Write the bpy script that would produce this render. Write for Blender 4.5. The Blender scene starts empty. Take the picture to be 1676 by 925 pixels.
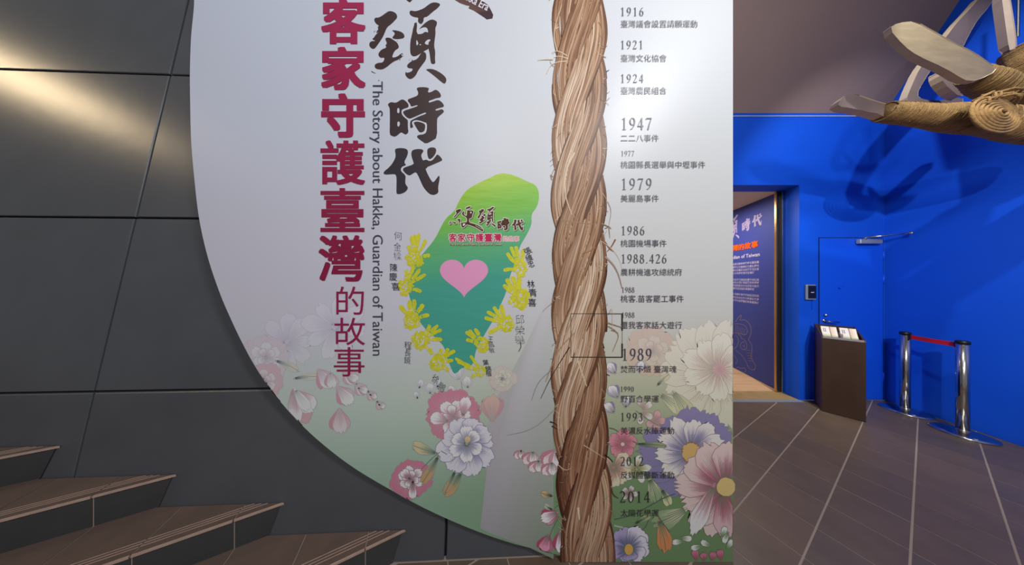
import bpy, math, random
from mathutils import Vector
from mathutils.geometry import tessellate_polygon
random.seed(7)
S = bpy.context.scene
COL = S.collection
F = 320.0; CX = 838.0; HY = 458.0; H = 1.55      # focal length (px), vanishing column, horizon row, eye height (m)

# ------------------------------------------------------------------ camera, world, lights, exposure
cd = bpy.data.cameras.new('camera'); cam = bpy.data.objects.new('camera', cd); COL.objects.link(cam)
cam.location = (0, 0, H); cam.rotation_euler = (math.pi/2, 0, 0)
cd.sensor_width = 36; cd.lens = 36*F/1676; cd.shift_y = -4.5/1676; cd.clip_start = 0.02
S.camera = cam
w = bpy.data.worlds.new('world'); S.world = w; w.use_nodes = True
bg = w.node_tree.nodes['Background']; bg.inputs[0].default_value = (0.92, 0.95, 1.0, 1); bg.inputs[1].default_value = 0.20
S.view_settings.view_transform = 'Standard'; S.view_settings.look = 'None'
S.view_settings.exposure = 0.0; S.view_settings.gamma = 1.0; S.view_settings.use_curve_mapping = False

def area(name, loc, target, size, power, col, sy=None):
    l = bpy.data.lights.new(name, 'AREA'); l.energy = power; l.color = col; l.size = size
    if sy: l.shape = 'RECTANGLE'; l.size_y = sy
    o = bpy.data.objects.new(name, l); COL.objects.link(o); o.location = loc
    o.rotation_euler = (Vector(target)-Vector(loc)).to_track_quat('-Z', 'Y').to_euler(); return o
def spot(name, loc, target, power, col, ang=70, blend=.4, rad=.03):
    l = bpy.data.lights.new(name, 'SPOT'); l.energy = power; l.color = col; l.spot_size = math.radians(ang); l.spot_blend = blend; l.shadow_soft_size = rad
    o = bpy.data.objects.new(name, l); COL.objects.link(o); o.location = loc
    o.rotation_euler = (Vector(target)-Vector(loc)).to_track_quat('-Z', 'Y').to_euler(); return o
area('hall_fill', (-0.6, -3.2, 5.2), (0, 1.0, 1.8), .9, 85, (0.97, 0.97, 1.0), .6)  # added overhead fill for the hall, no such source in view
area('hall_key_lamp', (2.05, -1.25, 4.35), (-.4, 1.07, 1.5), .45, 94, (0.98, 0.98, 1.0), .35)
area('track_lamp_over_stairs', (-6.9, -0.1, 4.75), (-3.0, 1.3, 2.8), .5, 24, (1.0, 0.76, 0.46), .3)
spot('lamp_over_passage', (2.0, -0.7, 3.3), (4.2, 2.4, 1.3), 300, (1.0, .95, .92), 50, .8)
spot('lamp_over_sculpture', (2.75, 0.75, 4.4), (4.6, 2.0, 2.2), 165, (.90, .94, 1.0), 84, .5)
spot('lamp_on_panel', (0.9, -1.3, 3.4), (0.75, 1.07, 2.2), 38, (1.0, .98, .9), 60, .9, .12)
area('passage_lamp', (3.0, 3.5, 2.70), (3.1, 3.5, 0), .8, 30, (1.0, .88, .76), .8)

# ------------------------------------------------------------------ helpers
def lin(c):
    return tuple((v/255/12.92 if v/255 <= .04045 else ((v/255+.055)/1.055)**2.4) for v in c)
def mix(a, b, t):
    t = max(0, min(1, t)); return tuple(a[i]+(b[i]-a[i])*t for i in range(3))
def sstep(a, b, x):
    t = max(0, min(1, (x-a)/(b-a))); return t*t*(3-2*t)
def material(name, col, rough=.6, metal=0, noise=0, nscale=8, bump=0, bscale=60, spec=.5, attr=False, emit=0, stretch=(1,1,1)):
    m = bpy.data.materials.new(name); m.use_nodes = True; nt = m.node_tree; b = nt.nodes['Principled BSDF']
    b.inputs['Roughness'].default_value = rough; b.inputs['Metallic'].default_value = metal; b.inputs['Specular IOR Level'].default_value = spec
    c = lin(col); b.inputs['Base Color'].default_value = (*c, 1)
    tc = nt.nodes.new('ShaderNodeTexCoord'); mp = nt.nodes.new('ShaderNodeMapping'); mp.inputs['Scale'].default_value = stretch
    nt.links.new(tc.outputs['Object'], mp.inputs[0])
    src = None
    if attr:
        a = nt.nodes.new('ShaderNodeAttribute'); a.attribute_name = 'print'; src = a.outputs['Color']; nt.links.new(src, b.inputs['Base Color'])
    if noise:
        n = nt.nodes.new('ShaderNodeTexNoise'); n.inputs['Scale'].default_value = nscale; n.inputs['Detail'].default_value = 5
        nt.links.new(mp.outputs[0], n.inputs['Vector'])
        mr = nt.nodes.new('ShaderNodeMapRange'); mr.inputs[3].default_value = 1-noise; mr.inputs[4].default_value = 1+noise
        mr.inputs[1].default_value = .25; mr.inputs[2].default_value = .75
        nt.links.new(n.outputs[0], mr.inputs[0])
        vm = nt.nodes.new('ShaderNodeVectorMath'); vm.operation = 'SCALE'
        if src: nt.links.new(src, vm.inputs[0])
        else: vm.inputs[0].default_value = c
        nt.links.new(mr.outputs[0], vm.inputs['Scale']); nt.links.new(vm.outputs[0], b.inputs['Base Color'])
    if bump:
        n = nt.nodes.new('ShaderNodeTexNoise'); n.inputs['Scale'].default_value = bscale; n.inputs['Detail'].default_value = 3
        nt.links.new(mp.outputs[0], n.inputs['Vector'])
        bp = nt.nodes.new('ShaderNodeBump'); bp.inputs['Strength'].default_value = bump; bp.inputs['Distance'].default_value = .01
        nt.links.new(n.outputs[0], bp.inputs['Height']); nt.links.new(bp.outputs[0], b.inputs['Normal'])
    return m
M = {}
M['print'] = material('printed_vinyl', (255,255,255), .40, attr=True, spec=.26)
M['paint'] = material('yellow_hand_paint', (255,255,255), .5, attr=True, noise=.12, nscale=60)
M['foil'] = material('rippled_vinyl', (255,255,255), .40, attr=True, bump=.30, bscale=6, stretch=(.5,1,2.4))
M['edge'] = material('panel_edge', (20,60,62), .5)
M['stone'] = material('dark_wall_panel', (80,82,86), .32, noise=.10, nscale=3, bump=.05, bscale=14, spec=.38)
M['joint'] = material('wall_joint', (16,15,15), .8)
M['tread'] = material('brown_stair_tile', (100,82,72), .5, noise=.14, nscale=7, bump=.05)
M['riser'] = material('dark_riser_tile', (62,62,62), .45, noise=.10, nscale=9)
M['grout'] = material('pale_grout', (148,132,120), .85)
M['nose'] = material('worn_nosing_strip', (178,150,134), .6, noise=.12, nscale=30)
M['tile'] = [material('floor_tile_%s' % n, c, .42, noise=.13, nscale=6, bump=.08, bscale=25, spec=.5) for n, c in (('plain',(96,80,66)),('warm',(99,82,66)),('cool',(92,79,68)))]
M['blue'] = material('blue_wall_paint', (12,84,214), .55, noise=.04, nscale=3, bump=.05, bscale=50, spec=.3)
M['bluedoor'] = material('blue_door_paint', (14,86,228), .45, bump=.03, spec=.35)
M['ceil'] = material('mauve_ceiling_paint', (146,122,114), .8, noise=.05, nscale=2, bump=.05, bscale=30)
M['steel'] = material('polished_steel', (205,200,192), .16, 1)
M['brass'] = material('brushed_brass_steel', (196,160,112), .25, 1)
M['black'] = material('black_plastic', (18,18,20), .4)
M['belt'] = material('red_belt', (214,22,22), .6)
M['kiosk'] = material('dark_brown_laminate', (58,38,25), .45, noise=.15, nscale=12, stretch=(1,1,.3))
M['acrylic'] = material('grey_holder', (150,140,150), .3)
M['grey'] = material('grey_metal', (140,150,165), .4, .3)
M['cream'] = material('cream_plaster', (226,208,184), .8)
M['wood'] = material('pale_passage_boards', (196,160,122), .5, noise=.15, nscale=4, stretch=(.3,4,1))
M['sill'] = material('tan_threshold_stone', (150,126,84), .5, noise=.15, nscale=9)
M['indigo'] = material('indigo_graphic_wall', (52,68,158), .6)
M['board'] = material('pale_raw_board', (142,124,94), .6, noise=.18, nscale=5, bump=.12, bscale=12, stretch=(1,1,4))
M['boardm'] = material('mauve_shaded_board', (122,104,98), .6, noise=.15, nscale=6, bump=.1, bscale=12)
M['boarde'] = material('light_board_edge', (206,182,152), .6, noise=.1, nscale=9)
M['hemp'] = material('hemp_rope', (142,110,64), .85, noise=.32, nscale=26, bump=.5, bscale=120)
M['hemp2'] = material('dark_hemp_rope', (118,90,54), .9, noise=.35, nscale=30, bump=.5, bscale=120)

def mesh(name, vs, fs, mat, parent=None, cols=None, smooth=False):
    me = bpy.data.meshes.new(name); me.from_pydata([tuple(v) for v in vs], [], fs); me.validate(); me.update()
    if cols:
        at = me.color_attributes.new('print', 'FLOAT_COLOR', 'POINT')
        flat = []
        for c in cols: flat += [*lin(c), 1.0]
        at.data.foreach_set('color', flat)
    if smooth: me.polygons.foreach_set('use_smooth', [True]*len(me.polygons))
    for mm in (mat if isinstance(mat, (list, tuple)) else [mat]): me.materials.append(mm)
    o = bpy.data.objects.new(name, me); COL.objects.link(o)
    if parent: o.parent = parent; o.matrix_parent_inverse = parent.matrix_basis.inverted()
    return o
def empty(name, loc):
    o = bpy.data.objects.new(name, None); COL.objects.link(o); o.location = loc; o.empty_display_size = .1; return o
def tag(o, label=None, cat=None, group=None, kind=None):
    if label: o['label'] = label
    if cat: o['category'] = cat
    if group: o['group'] = group
    if kind: o['kind'] = kind
    return o
class G:                                   # geometry collector
    def __init__(s): s.v = []; s.f = []
    def add(s, vs, fs):
        n = len(s.v); s.v += [tuple(v) for v in vs]; s.f += [tuple(i+n for i in f) for f in fs]
    def box(s, a, b):
        (x0,y0,z0),(x1,y1,z1) = a, b
        s.prism([(x0,y0),(x1,y0),(x1,y1),(x0,y1)], z0, z1)
    def prism(s, p, z0, z1, ztop=None):
        n = len(p)
        ar = sum(p[i][0]*p[(i+1)%n][1]-p[(i+1)%n][0]*p[i][1] for i in range(n))
        if ar < 0: p = p[::-1]
        s.add([(x,y,z0) for x,y in p]+[(x,y,z1) for x,y in p], [tuple(range(n-1,-1,-1)), tuple(range(n,2*n))]+[(i,(i+1)%n,n+(i+1)%n,n+i) for i in range(n)])
    def tube(s, pts, r, n=10, cap=True):
        pts = [Vector(p) for p in pts]; L = len(pts); rs = r if isinstance(r, (list, tuple)) else [r]*L
        t = (pts[1]-pts[0]).normalized(); up = Vector((0,0,1)) if abs(t.z) < .9 else Vector((1,0,0)); u = t.cross(up).normalized()
        vs = []
        for i, p in enumerate(pts):
            t = (pts[min(i+1,L-1)]-pts[max(i-1,0)]).normalized(); u = (u-t*u.dot(t)).normalized(); v = t.cross(u)
            for k in range(n):
                a = 2*math.pi*k/n; vs.append(p+(u*math.cos(a)+v*math.sin(a))*rs[i])
        fs = [(i*n+k, i*n+(k+1)%n, (i+1)*n+(k+1)%n, (i+1)*n+k) for i in range(L-1) for k in range(n)]
        if cap: fs += [tuple(range(n-1,-1,-1)), tuple(range((L-1)*n, L*n))]
        s.add(vs, fs)
    def lathe(s, c, prof, n=48):
        vs = [(c[0]+r*math.cos(2*math.pi*k/n), c[1]+r*math.sin(2*math.pi*k/n), c[2]+z) for r, z in prof for k in range(n)]
        fs = [(i*n+k, i*n+(k+1)%n, (i+1)*n+(k+1)%n, (i+1)*n+k) for i in range(len(prof)-1) for k in range(n)]
        fs += [tuple(range(n-1,-1,-1)), tuple(range((len(prof)-1)*n, len(prof)*n))]
        s.add(vs, fs)
    def obox(s, c, ax, ay, az):            # oriented box: centre and three half-axis vectors
        c, ax, ay, az = Vector(c), Vector(ax), Vector(ay), Vector(az)
        vs = [c+ax*i+ay*j+az*k for k in (-1,1) for j in (-1,1) for i in (-1,1)]
        s.add(vs, [(0,2,3,1),(4,5,7,6),(0,1,5,4),(2,6,7,3),(0,4,6,2),(1,3,7,5)])
    def build(s, name, mat, parent=None, smooth=False):
        o = mesh(name, s.v, s.f, mat, parent, smooth=smooth); return o
def bevel(o, wd=.004, seg=2):
    m = o.modifiers.new('bevel', 'BEVEL'); m.width = wd; m.segments = seg; m.limit_method = 'ANGLE'; m.angle_limit = .7; return o
def W(px, py, Z): return Vector(((px-CX)/F*Z, Z, H-(py-HY)/F*Z))
def clip(poly, a, b, c):                   # keep a*x+b*y<=c
    out = []
    for i in range(len(poly)):
        p, q = poly[i], poly[(i+1)%len(poly)]
        dp, dq = a*p[0]+b*p[1]-c, a*q[0]+b*q[1]-c
        if dp <= 0: out.append(p)
        if dp*dq < 0:
            t = dp/(dp-dq); out.append((p[0]+(q[0]-p[0])*t, p[1]+(q[1]-p[1])*t))
    return out
U1 = (.904, .427); U2 = (-.427, .904)      # tile axes on plan

# ------------------------------------------------------------------ the setting
WALL_END = 1.16
def wallY(x, z): return 1.0927+.033*x+.12*z
def struct(o): o['kind'] = 'structure'; return o
# dark leaning wall with big panels
TOPZ = 5.0
core = [(-6.4,0),(WALL_END,0)]
vs = []
for z in (-.02, TOPZ):
    for x, off in ((-6.4,.02),(WALL_END,.02),(WALL_END,.30),(-6.4,.30)): vs.append((x, wallY(x, z)+off, z))
wl = struct(mesh('wall_left', vs, [(3,2,1,0),(4,5,6,7),(0,1,5,4),(1,2,6,5),(2,3,7,6),(3,0,4,7)], M['joint']))
xs = [-6.4,-4.43,-2.40,-.371,WALL_END]; zs = [0,.905,1.945,2.99,4.04,TOPZ]
for i in range(4):
    for j in range(5):
        x0, x1, z0, z1 = xs[i]+.007, xs[i+1]-.007, zs[j]+(.006 if j else 0), zs[j+1]-.006
        e = .004; jit = random.uniform(-.0012, .0012)
        v = []
        for (a, b, c, d, off) in ((x0,x1,z0,z1,.021),(x0,x1,z0,z1,e),(x0+e,x1-e,z0+e,z1-e,0)):
            for x, z in ((a,c),(b,c),(b,d),(a,d)): v.append((x, wallY(x, z)+off+jit, z))
        f = [(8,9,10,11)]+[(k*4+i2, k*4+(i2+1)%4, (k+1)*4+(i2+1)%4, (k+1)*4+i2) for k in range(2) for i2 in range(4)]
        mesh('wall_panel', v, f, M['stone'], wl)
# floor slab and tiles
RW = lambda y: 4.745+.078*(y-1.81)
g = G(); g.box((-6.5,-3.0,-.12), (5.2,2.518,-.0022)); fl = struct(g.build('floor', M['grout']))
NA, NB, US, VS = 3.44, -.037, .300, .256
k = 0
for i in range(-32, 16):
    for j in range(-14, 14):
        ua, ub = NA+i*US+.0034, NA+(i+1)*US-.0034
        va, vb = NB+j*VS+.0045, NB+(j+1)*VS-.0045
        pol = [(u*.904+v*.427, u*.427-v*.904) for u, v in ((ua,va),(ub,va),(ub,vb),(ua,vb))]
        c = (sum(p[0] for p in pol)/4, sum(p[1] for p in pol)/4)
        if c[0] < -1.0 or c[1] < .25 or (c[0] < WALL_END-.2 and c[1] > wallY(c[0],0)+.12): continue
        if (c[0]+.597)*(-.427)+(c[1]-1.092)*.904 > .10: continue
        pol = clip(pol, 0, 1, 2.515); pol = clip(pol, 1, -.078, 4.740-.078*1.81)
        pol = clip(pol, -.427, .904, .597*.427+1.092*.904-.012) if c[0] < .4 else pol
        if c[0] < WALL_END: pol = clip(pol, -.033, 1, 1.088)
        if len(pol) < 3: continue
        g = G(); g.prism(pol, -.010, random.uniform(-.0008, 0)); g.build('floor_tile', M['tile'][random.choice((0,0,1,2))], fl); k += 1
print('floor tiles', k)
# staircase: treads climb to the left along the dark wall
stairs = empty('staircase', (-.597, 1.0, 0))
tag(stairs, 'brown tiled stairs with dark risers climbing left along the dark wall', 'stairs')
TIPX = [-.597, -1.268, -1.866, -2.506, -3.14, -3.78, -4.42]; TZ = [.158, .313, .470, .630, .790, .950, 1.11]
body = G()
for k in range(6):
    z1 = TZ[k]; z0 = TZ[k-1] if k else 0
    tip = (TIPX[k], wallY(TIPX[k], z1)); nxt = (TIPX[k+1], wallY(TIPX[k+1], TZ[k+1]))
    u0, v0 = tip[0]*.904+tip[1]*.427, tip[0]*-.427+tip[1]*.904
    v1 = nxt[0]*-.427+nxt[1]*.904
    def P(u, v): return (u*.904-v*.427, u*.427+v*.904)
    def wclip(p, z): return clip(p, -.033, 1, 1.0927+.12*z-.003)
    UL = u0-3.4
    # structural core under the tiles (butts against the wall)
    def ulim(v, z): return (1.0927+.12*z-.004-v*(.904+.033*.427))/(.427-.033*.904)
    def slab(g, ua, ub, va, vb, za, zb):      # block whose wall end follows the lean
        vs = []
        for z in (za, zb):
            for v, u in ((va,ua),(va,ub),(vb,ub),(vb,ua)): vs.append((*P(min(u, ulim(v, z)), v), z))
        g.add(vs, [(0,1,2,3),(7,6,5,4),(0,4,5,1),(1,5,6,2),(2,6,7,3),(3,7,4,0)])
    slab(body, UL, 99, v0+.004, v1+.01, max(0, z0-.01), z1-.0025)
    q = wclip([P(UL,v0+.013),P(u0+.4,v0+.013),P(u0+.4,v1+.01),P(UL,v1+.01)], z0)
    if q: pass
    # tread tiles (behind the nosing zone) and nosing tiles
    joints = [-.561-.306*n for n in range(-4, 16)]
    for n in range(len(joints)-1):
        ub, ua = joints[n]-.0026, joints[n+1]+.0026
        if ub < UL or ua > u0+.4: continue
        q = wclip([P(ua,v0+.001),P(ub,v0+.001),P(ub,v1+.003),P(ua,v1+.003)], z1-.012)
        if len(q) >= 3:
            g = G(); g.prism(q, z1-.0118, z1); t = g.build('tread_tile', M['tread'], stairs)
            for d in (.030, .044, .058):
                qq = wclip([P(ua,v0+d-.0014),P(ub,v0+d-.0014),P(ub,v0+d+.0014),P(ua,v0+d+.0014)], z1-.012)
                if len(qq) >= 3: g = G(); g.prism(qq, z1, z1+.0012); g.build('grip_strip', M['nose'], t)
            qq = wclip([P(ua,v0-.005),P(ub,v0-.005),P(ub,v0+.0008),P(ua,v0+.0008)], z1-.012)
            if len(qq) >= 3: g = G(); g.prism(qq, z1-.010, z1+.0006); g.build('nosing_strip', M['nose'], t)
        if ua < ulim(v0+.002, z0)-.004: g = G(); slab(g, ua, ub, v0+.002, v0+.0125, z0+.002, z1-.0108); g.build('riser_tile', M['riser'], stairs)
body.build('stair_core', M['grout'], stairs)

# blue back wall with the passage opening
YB = 2.518
g = G()
g.prism([(3.70,YB),(5.05,YB),(5.05,YB+.19),(3.738,YB+.19)], 0, 2.77)
g.box((1.20,YB,2.77), (5.05,YB+.19,3.70))
g.box((1.20,YB,0), (1.75,YB+.19,2.77))
wb = struct(g.build('wall_back', M['blue']))
g = G(); g.prism([(RW(-.6),-.6),(RW(YB),YB),(RW(YB)+.2,YB),(RW(-.6)+.2,-.6)], 0, 5.6); struct(g.build('wall_right', M['blue']))
vs = [(1.0,YB+.02,3.66),(5.0,YB+.02,3.66),(5.0,1.85,3.66+1.96*(YB-1.85)),(1.0,1.85,3.66+1.96*(YB-1.85))]
vs += [(x, y+.12, z+.05) for x, y, z in vs]
vs[4] = (1.0,YB+.19,3.70); vs[5] = (5.0,YB+.19,3.70)
struct(mesh('ceiling', vs, [(0,1,2,3),(7,6,5,4),(0,4,5,1),(1,5,6,2),(2,6,7,3),(3,7,4,0)], M['ceil']))
g = G(); g.box((1.3,YB-.006,3.652), (RW(YB)-.002,YB-.0005,3.660)); struct(g.build('trim_1', M['cream']))
# passage
g = G(); g.box((1.75,YB+.20,-.1), (3.95,5.2,-.004)); struct(g.build('floor', M['wood']))
g = G(); g.box((1.60,YB-.045,-.004), (3.70,YB-.001,.004)); struct(g.build('trim_2', M['grey']))
g = G(); g.box((1.752,YB,-.1), (3.698,YB+.20,.002)); struct(g.build('trim_3', M['sill']))
g = G(); g.box((1.5,YB+.19,2.775), (4.6,5.3,2.85)); struct(g.build('ceiling', M['cream']))
g = G(); g.box((1.5,5.2,0), (4.6,5.3,2.775)); struct(g.build('wall_far', M['cream']))
g = G(); g.box((1.65,YB+.19,0), (1.75,5.2,2.775)); struct(g.build('wall_passage_left', M['cream']))
E = (.249, .968); A0 = (3.722, 2.725)
def PW(u, z, off=0): return (A0[0]+E[0]*u-E[1]*off, A0[1]+E[1]*u+E[0]*off, z)
g = G(); g.prism([PW(0,0)[:2], PW(2.5,0)[:2], PW(2.5,0,-.1)[:2], PW(0,0,-.1)[:2]], 0, 2.775); wi = struct(g.build('wall_passage_right', M['indigo']))
# sliding-door jamb posts
t = empty('door_rail', (3.68, 2.70, 0)); tag(t, 'pair of upright brassy steel rails at the edge of the passage opening', 'door rail')
g = G(); g.box((3.634,2.685,.003), (3.662,2.712,2.765)); bevel(g.build('rail', M['brass'], t), .004)
g = G(); g.box((3.662,2.695,.003), (3.694,2.712,2.765)); g.build('gap_strip', M['black'], t)
g = G(); g.prism([(3.694,2.672),(3.726,2.672),(3.732,2.706),(3.694,2.706)], .003, 2.765); bevel(g.build('rail', M['steel'], t), .004)

# ------------------------------------------------------------------ flat print toolkit (lettering and pictures on panels)
def chaikin(p, n=1, closed=True):
    for _ in range(n):
        q = []
        for i in range(len(p) if closed else len(p)-1):
            a, b = p[i], p[(i+1)%len(p)]
            q += [(a[0]*.75+b[0]*.25, a[1]*.75+b[1]*.25), (a[0]*.25+b[0]*.75, a[1]*.25+b[1]*.75)]
        if not closed: q = [p[0]]+q+[p[-1]]
        p = q
    return p
_gl = {}
def glyph(txt, off=0.0):
    k = (txt, off)
    if k not in _gl:
        c = bpy.data.curves.new('glyph', 'FONT'); c.body = txt; c.size = 1; c.offset = off; c.resolution_u = 3
        o = bpy.data.objects.new('glyph', c); COL.objects.link(o)
        dg = bpy.context.evaluated_depsgraph_get(); m = bpy.data.meshes.new_from_object(o.evaluated_get(dg))
        v = [(a.co.x, a.co.y) for a in m.vertices]; f = [tuple(p.vertices) for p in m.polygons]
        bb = (min(a[0] for a in v), min(a[1] for a in v), max(a[0] for a in v), max(a[1] for a in v))
        bpy.data.objects.remove(o); bpy.data.curves.remove(c); bpy.data.meshes.remove(m)
        _gl[k] = (v, f, bb)
    return _gl[k]
class Art:
    def __init__(s, mp): s.v = []; s.f = []; s.c = []; s.mp = mp; s.k = 0
    def put(s, pts, faces, col, layer):
        n = len(s.v); s.k += .014 if s.k < 5 else 0; layer += s.k if s.k < 8 else 0
        for p in pts:
            s.v.append(s.mp(p[0], p[1], p[2] if len(p) > 2 else layer)); s.c.append(col(p[0], p[1]) if callable(col) else col)
        s.f += [tuple(i+n for i in f) for f in faces]
    def poly(s, pts, col, layer=1, smooth=0):
        if smooth: pts = chaikin(pts, smooth)
        tr = tessellate_polygon([[Vector((p[0], p[1], 0)) for p in pts]])
        s.put(pts, tr, col, layer)
    def fan(s, c, pts, cc, ce, layer=1):
        n = len(s.v); s.v.append(s.mp(c[0], c[1], layer)); s.c.append(cc)
        for p in pts: s.v.append(s.mp(p[0], p[1], layer)); s.c.append(ce)
        m = len(pts); s.f += [(n, n+1+i, n+1+(i+1)%m) for i in range(m)]
    def stroke(s, pts, wd, col, layer=1, closed=False, smooth=0):
        if smooth: pts = chaikin(pts, smooth, closed)
        L = len(pts); ws = wd if callable(wd) else (lambda t: wd)
        out = []
        for i in range(L):
            a = pts[(i-1)%L] if closed or i else pts[0]; b = pts[(i+1)%L] if closed or i < L-1 else pts[-1]
            dx, dy = b[0]-a[0], b[1]-a[1]; d = math.hypot(dx, dy) or 1; h = ws(i/max(1,L-1))/2
            out += [(pts[i][0]-dy/d*h, pts[i][1]+dx/d*h), (pts[i][0]+dy/d*h, pts[i][1]-dx/d*h)]
        fs = [(2*i, 2*i+1, 2*i+3, 2*i+2) for i in range(L-1)]
        if closed: fs.append((2*L-2, 2*L-1, 1, 0))
        s.put(out, fs, col, layer)
    def disc(s, x, y, r, col, layer=1, ry=None, n=14, jag=0, rot=0):
        ry = ry or r; pts = []
        for k in range(n):
            a = 2*math.pi*k/n; q = 1+random.uniform(-jag, jag); u, v = r*q*math.cos(a), ry*q*math.sin(a)
            pts.append((x+u*math.cos(rot)-v*math.sin(rot), y+u*math.sin(rot)+v*math.cos(rot)))
        s.put(pts, [tuple(range(n))], col, layer)
    def text(s, txt, box, col, layer=1, off=0.0, rot=0, turn=False, shear=0, bold=0):
        x0, y0, x1, y1 = box
        if bold:
            m = 12 if bold > 1 else 8
            for dx, dy in ([(i*bold*.95, j*bold*.7) for i in (-1,0,1) for j in (-1,0,1)] if bold > .6 else [(bold*math.cos(k*math.pi/4), bold*math.sin(k*math.pi/4)) for k in range(8)]):
                s.text(txt, (x0+bold+dx, y0+bold*.8+dy, x1-bold+dx, y1-bold*.8+dy), col, layer, 0, rot, turn, shear)
            return
        v, f, bb = glyph(txt, off); w, h = bb[2]-bb[0], bb[3]-bb[1]; cx, cy = (x0+x1)/2, (y0+y1)/2
        pts = []
        for a, b in v:
            p, q = (a-bb[0])/w, 1-(b-bb[1])/h
            if turn: X, Y = x1-(q)*(x1-x0), y0+p*(y1-y0)      # reads downwards
            else: X, Y = x0+p*(x1-x0), y0+q*(y1-y0)
            if shear: X += shear*(cy-Y)
            if rot:
                dx, dy = X-cx, Y-cy; X, Y = cx+dx*math.cos(rot)-dy*math.sin(rot), cy+dx*math.sin(rot)+dy*math.cos(rot)
            pts.append((X, Y))
        s.put(pts, f, col, layer)
    def line(s, txt, x0, cy, em, col, layer=1, off=0.0):
        v, f, bb = glyph(txt, off)
        s.put([(x0+a*em, cy-(b-.38)*em) for a, b in v], f, col, layer)
    def build(s, name, mat, parent, kind=None):
        o = mesh(name, s.v, s.f, mat, parent, cols=s.c)
        if kind: o['kind'] = kind
        return o

# ------------------------------------------------------------------ the exhibition panel
ZP = 1.0736; K = ZP/F
def PM(x, y, layer): return ((x-CX)*K, ZP-.0004-layer*.00010, H-(y-HY)*K)
panel = empty('exhibition_panel', (1.0, ZP, 0))
tag(panel, 'tall pale exhibition panel with curved lower left edge, printed rope, flowers and timeline', 'panel')
LE = [(-420,318),(0,318),(60,313),(120,311),(170,311.5),(230,313),(290,318),(357,326),(420,340),(480,360),(520,377),(560,396),(600,418),(640,445),(680,479),(720,520),(765,578),(805,645),(832,695),(855,745),(875,795),(889,837),(900,880),(910,925),(917,985),(920,1010)]
def leftx(y):
    for i in range(len(LE)-1):
        (y0,x0),(y1,x1) = LE[i], LE[i+1]
        if y0 <= y <= y1:
            p0 = LE[max(0,i-1)]; p3 = LE[min(len(LE)-1,i+2)]; t = (y-y0)/(y1-y0)
            m0 = (x1-p0[1])/(y1-p0[0])*(y1-y0); m1 = (p3[1]-x0)/(p3[0]-y0)*(y1-y0)
            return (2*t**3-3*t*t+1)*x0+(t**3-2*t*t+t)*m0+(-2*t**3+3*t*t)*x1+(t**3-t*t)*m1
    return LE[-1][1]
RX = 1199.5; BOT = 919.8
def bgcol(x, y):
    top = mix((203,209,224), (206,209,214), sstep(400, 900, x))
    top = mix(top, (204,207,208), sstep(980, 1180, x)*.7)
    midc = mix((210,208,220), (206,206,204), sstep(500, 1100, x))
    c = mix(top, midc, sstep(150, 480, y))
    low = mix((196,210,200), (190,190,162), sstep(560, 1100, x))
    c = mix(c, low, sstep(500, 680, y+(x-600)*.04))
    bot = mix((150,182,160), (112,142,98), sstep(600, 1080, x))
    return mix(c, bot, sstep(620, 860, y+(x-640)*.06))
def mauve(x, y):
    e = mix((188,182,188), (170,176,160), sstep(830, 920, x-(y-700)*.02))
    return mix(mix(bgcol(x, y), e, sstep(480, 620, y)), mix((168,166,170),(128,146,120), sstep(800,915,x)), sstep(640, 900, y)*.9)
n = 60; rows = [-420+i*10 for i in range(0,134)]+[BOT]
rows = [r for r in rows if r < BOT]+[902,905,908,911,914,917,BOT]; rows = sorted(set(rows))
vs, cs, fs = [], [], []
for y in rows:
    xl = leftx(y)
    for i in range(n+1):
        x = xl+(RX-xl)*i/n; vs.append(PM(x, y, 0)); cs.append(bgcol(x, y))
for r in range(len(rows)-1):
    for i in range(n): fs.append((r*(n+1)+i, (r+1)*(n+1)+i, (r+1)*(n+1)+i+1, r*(n+1)+i+1))
mesh('printed_face', vs, fs, M['print'], panel, cols=cs)
out = [(leftx(y), y) for y in rows]+[(RX, BOT), (RX, -420)]
vv = [((x-CX)*K, ZP, H-(y-HY)*K) for x, y in out]; nn = len(vv)
tr = tessellate_polygon([[Vector((p[0], p[1], 0)) for p in out]])
vv += [(a, b+.012, c) for a, b, c in vv]
mesh('backing_board', vv, list(tr)+[tuple(i+nn for i in t[::-1]) for t in tr]+[(i, (i+1)%nn, nn+(i+1)%nn, nn+i) for i in range(nn)], M['edge'], panel)

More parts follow.
